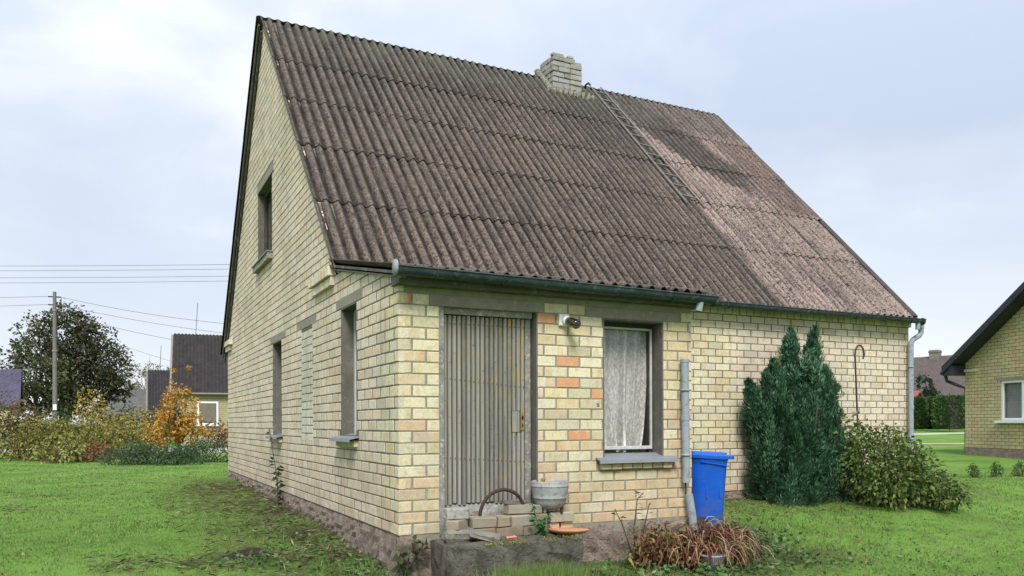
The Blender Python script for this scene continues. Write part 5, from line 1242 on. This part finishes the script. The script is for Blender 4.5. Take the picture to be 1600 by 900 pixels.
BIRCH = leaf_mat('birch_leaf', [(0, (.12, .14, .10)), (.6, (.22, .23, .15)), (1, (.32, .31, .2))], .3)
pb = at(232, 690, 88); pb[2] = 0
branchy('birch_tree', pb, 8.2, [((0, 0, 6.8), (1.8, 1.6, 1.0), 500), ((-1.5, 0, 5.6), (1.2, 1.2, 1.6), 420), ((1.8, 0, 6.4), (1.3, 1.2, .9), 330), ((-1.9, 0, 4.2), (.7, .8, 1.4), 200)], 'thin pale weeping birch between the far grey roof and the dark house', 'tree', BIRCH, .14, (.16, .26), None, 60)

# ---- utility pole and wires
pp = at(86, 690, 50); pp[2] = g1(pp[0], pp[1]); pt = float(at(86, 456, 50)[2])
pole = thing('utility_pole', pp, 'grey concrete utility pole standing before the big tree', 'pole')
b = MB(); b.tube([pp-np.array([0, 0, .3]), (pp[0], pp[1], pp[2]+3.2), (pp[0], pp[1], pt)], [.15, .135, .10], 10); b.build('mast', POLEM, pole)
b = MB(); b.tube([(pp[0], pp[1], pt-3.6), (pp[0], pp[1], pt-3.72)], .155, 10); b.tube([(pp[0], pp[1], pt-1.1), (pp[0], pp[1], pt-1.2)], .135, 10); b.build('band', LINTEL, pole)
b = MB(); b.box((pp[0]-.10, pp[1]-.21, pp[2]+2.05), (pp[0]+.10, pp[1]-.13, pp[2]+2.4)); b.build('plate', PVC, pole)
b = MB()
for k_ in range(3): b.box((pp[0]-.35, pp[1]-.05, pt-.35-.5*k_), (pp[0]+.35, pp[1]+.05, pt-.28-.5*k_))
b.build('cross_arm', DARKW, pole)
def wire(p, q, sag, lab, r=.012, grp='overhead wires'):
    p, q = np.array(p, float), np.array(q, float); n_ = 24; pts = [p+(q-p)*t - np.array([0, 0, 4*sag*t*(1-t)]) for t in np.linspace(0, 1, n_)]
    b = MB(); b.tube(pts, r, 5, False); b.build('overhead_wire', WIREM, None, label=lab, cat='wire', group=grp)
names = ['topmost', 'second highest', 'third highest', 'lowest']
for k_, (ya, yb) in enumerate(((413, 415), (421, 422), (432, 433), (441, 440))):
    wire(at(-700, ya-6, 46), at(760, yb-10, 46), .35, names[k_] + ' of the four level wires crossing the sky left of the house', .011)
W0 = lambda dz, dx=0: (pp[0]+dx, pp[1], pt-dz)
wire(W0(.30, .3), at(560, 516, 46), .5, 'wire running from the pole top down to the right, highest of three', .013)
wire(W0(.8, .3), at(620, 540, 46), .5, 'wire running from the pole down to the right, middle of three', .012)
wire(W0(1.3, .3), at(560, 560, 46), .6, 'wire running from the pole down to the right, lowest of three', .012)
wire(at(-500, 452, 52), W0(.30, -.3), .3, 'upper wire reaching the pole from the left edge', .012); wire(at(-500, 470, 52), W0(.8, -.3), .3, 'lower wire reaching the pole from the left edge', .012)
wire(at(100, 505, 75), at(480, 610, 75), .8, 'faint thin wire slanting above the small dark house', .014)
b = MB(); q_ = at(760, 690, 46); b.tube([(q_[0], q_[1], -.3), (q_[0], q_[1], at(760, 400, 46)[2])], [.2, .13], 10); b.build('utility_pole', POLEM, None, label='concrete utility pole hidden behind the brick house', cat='pole')

# ---- hedge of shrubs
def P_of(*st): return leaf_mat('hedge_leaf', list(zip(np.linspace(0, 1, len(st)), st)), .3)
BROWNS = P_of((.06, .045, .022), (.12, .075, .035), (.17, .11, .045), (.15, .14, .045), (.24, .16, .07))
OLIVES = P_of((.06, .075, .02), (.13, .145, .035), (.21, .21, .05), (.32, .29, .075), (.24, .15, .05))
YELLOWS = P_of((.14, .12, .025), (.32, .24, .05), (.46, .31, .06), (.30, .29, .07), (.40, .21, .045))
ORANGES = P_of((.20, .10, .02), (.42, .20, .035), (.56, .29, .05), (.60, .38, .08), (.36, .26, .06))
LIMES = P_of((.14, .17, .03), (.26, .29, .06), (.34, .36, .10))
DEEPS = P_of((.018, .04, .018), (.03, .065, .028), (.05, .10, .04), (.08, .13, .06))
RUSSET = P_of((.10, .045, .03), (.20, .08, .04), (.26, .12, .05), (.12, .12, .05))
def hedge(px, py, pyt, wpx, dep, mat, label, n=1500, cat='bush', ln=(.07, .14), lw=.6):
    B_ = at(px, py, dep); B_[2] = g1(B_[0], B_[1]); k_ = dep/F; hgt = (float(at(px, pyt, dep)[2]) - B_[2])*1.16; wd = wpx*k_/2; cl = []
    m_ = max(4, int(wpx/16))
    for i_ in range(m_):
        f = (i_+.5)/m_*2-1; hh = hgt*(1-.35*f*f)*rng.uniform(.8, 1.05); dx = RT[:2]*f*wd*.85
        cl.append(((B_[0]+dx[0]+rng.normal(0, .1), B_[1]+dx[1]+rng.uniform(-.4, .4), B_[2]+hh*.30), (wd*.34+.12, .5, hh*.34), n//(2*m_)))
        cl.append(((B_[0]+dx[0]*.9+rng.normal(0, .15), B_[1]+dx[1]+rng.uniform(-.3, .3), B_[2]+hh*.70), (wd*.26+.1, .4, hh*.30), n//(2*m_)))
    return bush('garden_bush', B_, cl, mat, label, cat, ln, lw, 26, 'shrubs along the left edge of the lawn', twig=.012)
hedge(28, 722, 622, 120, 26.5, BROWNS, 'tall brownish bush at the left end of the hedge', 2600)
hedge(-60, 722, 640, 130, 25, OLIVES, 'olive bush cut by the left edge of the picture', 1200)
hedge(70, 722, 650, 110, 25, OLIVES, 'olive green bush in front of the pole foot', 1900)
hedge(95, 724, 678, 46, 23.5, LIMES, 'small lime green bush low in the front of the hedge', 420)
hedge(150, 718, 612, 80, 29, YELLOWS, 'loose yellow orange bush right of the pole', 1100)
hedge(135, 722, 650, 110, 26, OLIVES, 'dense olive bush below the loose yellow orange bush', 2000)
hedge(185, 712, 648, 90, 28, OLIVES, 'yellow green bush left of the orange tree', 1300)
hedge(225, 702, 640, 70, 29.5, YELLOWS, 'golden bush touching the left side of the orange tree', 900)
hedge(120, 724, 690, 120, 24.2, RUSSET, 'low russet bush at the foot of the hedge', 900)
hedge(240, 724, 692, 150, 22.5, DEEPS, 'spreading dark green juniper along the lawn edge', 3200, 'bush', (.06, .13), .3)
hedge(330, 716, 684, 120, 24, DEEPS, 'low dark evergreen bush beside the rear house corner', 2000, 'bush', (.06, .12), .3)
hedge(345, 690, 655, 60, 39, RUSSET, 'reddish bush under the neighbour window', 500, 'bush', (.1, .2))
hedge(60, 690, 640, 120, 40, DEEPS, 'dark green bush under the violet roof', 1000, 'bush', (.12, .22))
hedge(200, 680, 640, 260, 48, DEEPS, 'long dark hedge in front of the far grey house', 2200, 'bush', (.14, .25))
pb = at(277, 700, 27); pb[2] = g1(pb[0], pb[1])
branchy('orange_tree', pb, 2.8, [((0, 0, 1.5), (.66, .6, .85), 1350), ((-.42, 0, 1.0), (.55, .5, .6), 700), ((.45, 0, .95), (.5, .5, .55), 720), ((.05, 0, 2.2), (.35, .3, .45), 230), ((.15, 0, 2.9), (.35, .25, .35), 40)], 'small tree with bright orange autumn leaves before the neighbour house', 'tree', ORANGES, .05, (.07, .13), None, 40)
b = MB()
b.tube([at(283, 692, 27.2), at(282, 645, 27.2)], .085, 8); b.build('tree_stump', BARK, None, label='dark bare trunk inside the orange foliage', cat='trunk')

# road strip behind the hedge
def strip(name, pts, wd, mat, dz=.012):
    V = []; 
    for x_, y_ in pts: V.append((x_, y_))
    V = np.array(V, float); tg = np.gradient(V, axis=0); tg /= np.linalg.norm(tg, axis=1, keepdims=True); nn = np.stack([-tg[:, 1], tg[:, 0]], 1)
    a = V+nn*wd/2; c = V-nn*wd/2; P = np.concatenate([np.column_stack([a, gz(a[:, 0], a[:, 1])+dz]), np.column_stack([c, gz(c[:, 0], c[:, 1])+dz])]); n_ = len(V)
    q = np.array([[i_, i_+n_, i_+n_+1, i_+1] for i_ in range(n_-1)]); return link(name, npmesh(name, P, q, mat), kind='structure')
a0, a1 = at(-200, 690, 36), at(700, 690, 33); strip('road', [a0[:2]+(a1-a0)[:2]*t for t in np.linspace(0, 1, 30)], 4.0, ASPH)
a0, a1 = at(260, 690, 33.0), at(700, 690, 30.5)
b = MB(); n_ = 16
for i_ in range(n_):
    p, q = a0+(a1-a0)*i_/n_, a0+(a1-a0)*(i_+1)/n_; p[2], q[2] = g1(p[0], p[1]), g1(q[0], q[1]); d_ = (q-p)/np.linalg.norm(q-p)*.01; s_ = np.array([-(q-p)[1], (q-p)[0], 0]); s_ = s_/np.linalg.norm(s_)*.12
    zz = np.array([0, 0, .18]); b.add([p+d_-s_-zz, q-d_-s_-zz, q-d_+s_-zz, p+d_+s_-zz, p+d_-s_+zz, q-d_-s_+zz, q-d_+s_+zz, p+d_+s_+zz], [(0, 1, 5, 4), (1, 2, 6, 5), (2, 3, 7, 6), (3, 0, 4, 7), (4, 5, 6, 7)])
b.build('kerb', KERB, None, kind='structure')

# ================================================================== BEHIND, RIGHT
# the brick house at the right edge: gable wall built brick by brick
GA = at(1508, 699, 24.6); GA[2] = 0; GB = at(1600, 702.6, 22.4); GB[2] = 0
ud = (GB-GA)/np.linalg.norm(GB-GA); nd = np.array([ud[1], -ud[0], 0]); nd = nd if nd @ (CAM-GA) > 0 else -nd
zg = float(at(1508, 699, 24.6)[2])
RH = lambda u, z, d: GA + ud*u + nd*d + np.array([0, 0, zg+z])
rh = thing('right_house', GA + ud*4.5 - nd*4 + np.array([0, 0, zg]), 'neighbouring yellow brick house with a dark overhanging gable roof at the right edge', 'house')
def uz(px, py):
    r_ = ray(px, py); n_ = nd; t_ = ((GA-CAM) @ n_)/(r_ @ n_); p = CAM+t_*r_; return float((p-GA) @ ud), float(p[2]-zg)
(su, sz_), (eu, ez_) = uz(1508, 566), uz(1600, 474)
slope = (ez_-sz_)/(eu-su); WR = 9.0
rtop = lambda u: min(sz_ + slope*(u-su), sz_ + slope*(WR-su-u)) if True else 0
w0, w1, wz0, wz1 = uz(1563, 600)[0], uz(1563, 600)[0]+1.55, uz(1565, 657)[1], uz(1565, 595)[1]
b = MB(); hole = [(w0, w1, wz0, wz1)]
us = sorted([.01, w0, w1, WR/2, WR]); zs = sorted([0, wz0, wz1, 8])
for i_ in range(len(us)-1):
    for j_ in range(len(zs)-1):
        u0, u1, z0, z1 = us[i_], us[i_+1], zs[j_], zs[j_+1]
        if (w0 < (u0+u1)/2 < w1) and (wz0 < (z0+z1)/2 < wz1): continue
        poly = clip_top([(u0, z0), (u1, z0), (u1, z1), (u0, z1)], u0, rtop(u0), u1, rtop(u1))
        if len(poly) > 2: b.prism(poly, lambda u, z: RH(u, z, -.012), lambda u, z: RH(u, z, -.3))
b.prism([(0, 0), (8, 0), (8, 2.5), (0, 2.5)], lambda d, z: RH(.0, z, -d-.05), lambda d, z: RH(.3, z, -d-.05))
b.build('wall', MORTAR, rh, fixn=True)
b = MB()
for r in course_bricks(5.2, 0, 62, hole): brick_prism(b, RH, r, rtop)
b.build('brickwork', brick_mat('neighbour_brick', [(0, (.42, .38, .22)), (.4, (.52, .46, .26)), (.75, (.55, .46, .26)), (1, (.50, .34, .19))], True), rh, fixn=True, kind='stuff')
b = MB(); b.prism([(-.02, -.75), (WR, -.75), (WR, -.004), (-.02, -.004)], lambda u, z: RH(u, z, .03), lambda u, z: RH(u, z, -.3)); b.build('plinth', PLINTH, rh, fixn=True)
DROOF = rough_mat('dark_verge', (.022, .026, .034), (.040, .046, .058), 5, .1, .002, .5)
def rh_prism(poly, d0, d1, mat, name): b = MB(); b.prism(poly, lambda u, z: RH(u, z, d0), lambda u, z: RH(u, z, d1)); return b.build(name, mat, rh, fixn=True)
ov = .38; zt_ = lambda u: sz_ + slope*(u-su); umid = WR/2
rfz = lambda u, o: zt_(u)+o
rh_prism([(-ov, rfz(-ov, -.05)), (umid, rfz(umid, -.05)), (umid, rfz(umid, .15)), (-ov, rfz(-ov, .15))], .45, -8, DROOF, 'roof')
rh_prism([(umid, rfz(umid, -.05)), (WR+ov, rfz(-ov, -.05)), (WR+ov, rfz(-ov, .15)), (umid, rfz(umid, .15))], .45, -8, DROOF, 'roof')
rh_prism([(-ov-.03, rfz(-ov, -.08)), (umid, rfz(umid, -.02)), (umid, rfz(umid, .17)), (-ov-.03, rfz(-ov-.03, .17))], .48, .455, DROOF, 'verge_board')
rh_prism([(-ov-.02, rfz(-ov, -.14)), (.02, rfz(-ov, -.14)), (.02, rfz(.0, -.10)), (-ov-.02, rfz(-ov, .1))], .44, -8, DROOF, 'soffit')
b = MB(); q0 = RH(-ov-.02, rfz(-ov, -.05), .5); b.tube([RH(-ov-.06, rfz(-ov, -.06), .45), RH(-ov-.06, rfz(-ov, -.06), -8)], .07, 10)
b.tube([RH(-ov-.02, rfz(-ov, -.12), .35), RH(-ov+.0, rfz(-ov, -.30), .32), RH(-.16, rfz(-ov, -.42), .18), RH(-.07, rfz(-ov, -.55), -.10), RH(-.07, -.4, -.10)], .05, 10, True); b.build('gutter', DROOF, rh)
b = MB()
for k_ in range(3): 
    A_, B_ = RH(.05+.13*k_, 2.34, .055), RH(.17+.13*k_, 2.42, -.03); pass
b.prism([(-.0, 0), (.55, 0), (.55, .08), (-.0, .08)], lambda u, z: RH(u, z+rtop(.0)-.30, .05), lambda u, z: RH(u, z+rtop(.0)-.30, -.02)); b.build('kneeler', B_JOIN, rh, fixn=True)
fr = MB()
def rbar(u0, u1, z0, z1, d0, d1): fr.prism([(u0, z0), (u1, z0), (u1, z1), (u0, z1)], lambda u, z: RH(u, z, d0), lambda u, z: RH(u, z, d1))
f_ = .07; rbar(w0, w0+f_, wz0, wz1, -.03, -.1); rbar(w1-f_, w1, wz0, wz1, -.03, -.1); rbar(w0+f_, w1-f_, wz1-f_, wz1, -.03, -.1); rbar(w0+f_, w1-f_, wz0, wz0+f_, -.03, -.1); rbar((w0+w1)/2-.04, (w0+w1)/2+.04, wz0+f_, wz1-f_, -.032, -.1)
fr = fr.build('window_frame', PVC, rh, fixn=True)
b = MB(); b.add([RH(u, z, -.06) for u, z in ((w0+f_-.01, wz0+f_-.01), (w1-f_+.01, wz0+f_-.01), (w1-f_+.01, wz1-f_+.01), (w0+f_-.01, wz1-f_+.01))], [(0, 1, 2, 3)]); b.build('pane', GLASS, fr)
b = MB(); nsl = 22
for k_ in range(nsl):
    za = wz0+.05+(wz1-wz0-.1)*k_/nsl; b.add([RH(w0+.03, za, -.14), RH(w1-.03, za, -.14), RH(w1-.03, za+.045, -.155), RH(w0+.03, za+.045, -.155)], [(0, 1, 2, 3)])
b.build('blind', rough_mat('grey_blind', (.30, .31, .31), (.36, .37, .37), 5, .1), rh)
b = MB(); b.prism([(w0-.10, wz0-.07), (w1+.1, wz0-.07), (w1+.1, wz0-.0), (w0-.10, wz0-.0)], lambda u, z: RH(u, z, .12), lambda u, z: RH(u, z, -.05)); b.build('window_sill', PVC, rh, fixn=True)
b = MB(); b.prism([(w0-.18, wz1+.002), (w1+.2, wz1+.002), (w1+.2, wz1+.1), (w0-.18, wz1+.1)], lambda u, z: RH(u, z, .004), lambda u, z: RH(u, z, -.1)); b.build('lintel', LINTEL, rh, fixn=True)

# far red-brown roofed house
RRED = plain_roof('redbrown_roof', (.075, .060, .058), (.10, .08, .076))
A = at(1392, 660, 66); B = at(1560, 660, 60); zbh = float(at(1450, 668, 63)[2]); nr = np.array([-(B-A)[1], (B-A)[0], 0]); nr /= np.linalg.norm(nr)
hR, PR = gable_house('redbrown_roofed_house', 'far house with a large red brown roof and chimney behind the clipped hedge', A, B, nr, 9, 2.3, 3.55, RRED, rough_mat('rendered_wall', (.40, .37, .32), (.48, .44, .38), 3), .3, base=zbh, chimney=(1.7, 4.5, .36, .62))
b = MB(); p0 = PR(5.6, 4.5, 5.8); b.tube([p0, p0+np.array([-.1, 0, 2.0])], .02, 5); b.build('aerial', WIREM, hR)
A = at(1380, 668, 57); B = at(1420, 668, 56.5)
gable_house('red_shed', 'small shed roof with a red edge just right of the right downpipe', A, B, nr, 3, 1.5, 1.0, plain_roof('red_roof', (.20, .06, .05), (.26, .09, .07)), DARKW, .15, base=float(at(1410, 668, 57)[2]), cat='shed')
CON = P_of((.012, .03, .018), (.022, .048, .026), (.04, .07, .035))
pb = at(1448, 668, 58); pz_ = float(pb[2])
branchy('far_conifer', pb, 4.2, [((0, 0, 1.6), (.95, .9, 1.2), 700), ((-.25, 0, 2.7), (.6, .6, .9), 420), ((.5, 0, 2.3), (.5, .5, .6), 220), ((0, 0, 3.5), (.3, .3, .5), 120)], 'dark small tree in front of the red brown roof', 'tree', CON, .1, (.14, .26), None, 20)
THU = P_of((.022, .055, .014), (.045, .105, .026), (.075, .155, .040), (.12, .19, .06))
def thuja(px, wpx, pyt, dep, label, flat=False):
    B_ = at(px, 671, dep); k_ = dep/F; hgt = float(at(px, pyt, dep)[2]-B_[2]); wd = wpx*k_/2; t = thing('clipped_thuja', B_, label, 'hedge', 'clipped thujas'); n = 2600; V = []
    zt = rng.random(n); a = rng.uniform(0, 2*math.pi, n); rr_ = np.interp(zt, [0, .1, .75, .9, 1], [.9, 1, 1, .78 if not flat else .97, .25 if not flat else .85])*rng.uniform(.85, 1.04, n)
    if flat: ex = 5; s_ = (np.abs(np.cos(a))**ex+np.abs(np.sin(a))**ex)**(-1/ex)
    else: s_ = 1
    P = np.stack([B_[0]+wd*rr_*s_*np.cos(a), B_[1]+wd*rr_*s_*np.sin(a), B_[2]+zt*hgt], 1); top_ = rng.random(n) < .12; P[top_, 2] = B_[2]+hgt*(.97 if flat else .93); sc = np.sqrt(rng.random(top_.sum()))
    P[top_, 0] = B_[0]+(P[top_, 0]-B_[0])*sc*.8; P[top_, 1] = B_[1]+(P[top_, 1]-B_[1])*sc*.8
    d = np.stack([np.cos(a), np.sin(a), np.full(n, .8)], 1)+rng.normal(0, .4, (n, 3)); v_, q_ = leaf_quads(P, d, rng.uniform(.14, .26, n), rng.uniform(.06, .12, n)); link('foliage', npmesh('foliage', v_, q_, THU), t)
    b = MB(); b.tube([B_, B_+np.array([0, 0, hgt*.9])], [wd*.72, wd*.6], 14); b.build('trunk', DARKW, t)
thuja(1436, 20, 622, 52, 'narrow clipped thuja column nearest to the brick house'); thuja(1455, 18, 622, 52.5, 'narrow clipped thuja column, middle one'); thuja(1487, 42, 620, 50, 'wide flat topped clipped thuja hedge right of the columns', True); thuja(1424, 14, 626, 53, 'sliver of a clipped thuja beside the downpipe')
# road and sandy path on the right
a0, a1 = at(1300, 673, 47), at(1640, 674, 44)
b_ = [a0[:2]+(a1-a0)[:2]*t for t in np.linspace(-.6, 1.6, 40)]
strip('road', b_, 2.6, KERB, .02)
a0, a1 = at(1380, 690, 33), at(1640, 690, 31); strip('path', [a0[:2]+(a1-a0)[:2]*t for t in np.linspace(-.3, 1.3, 30)], 1.2, SAND, .02)
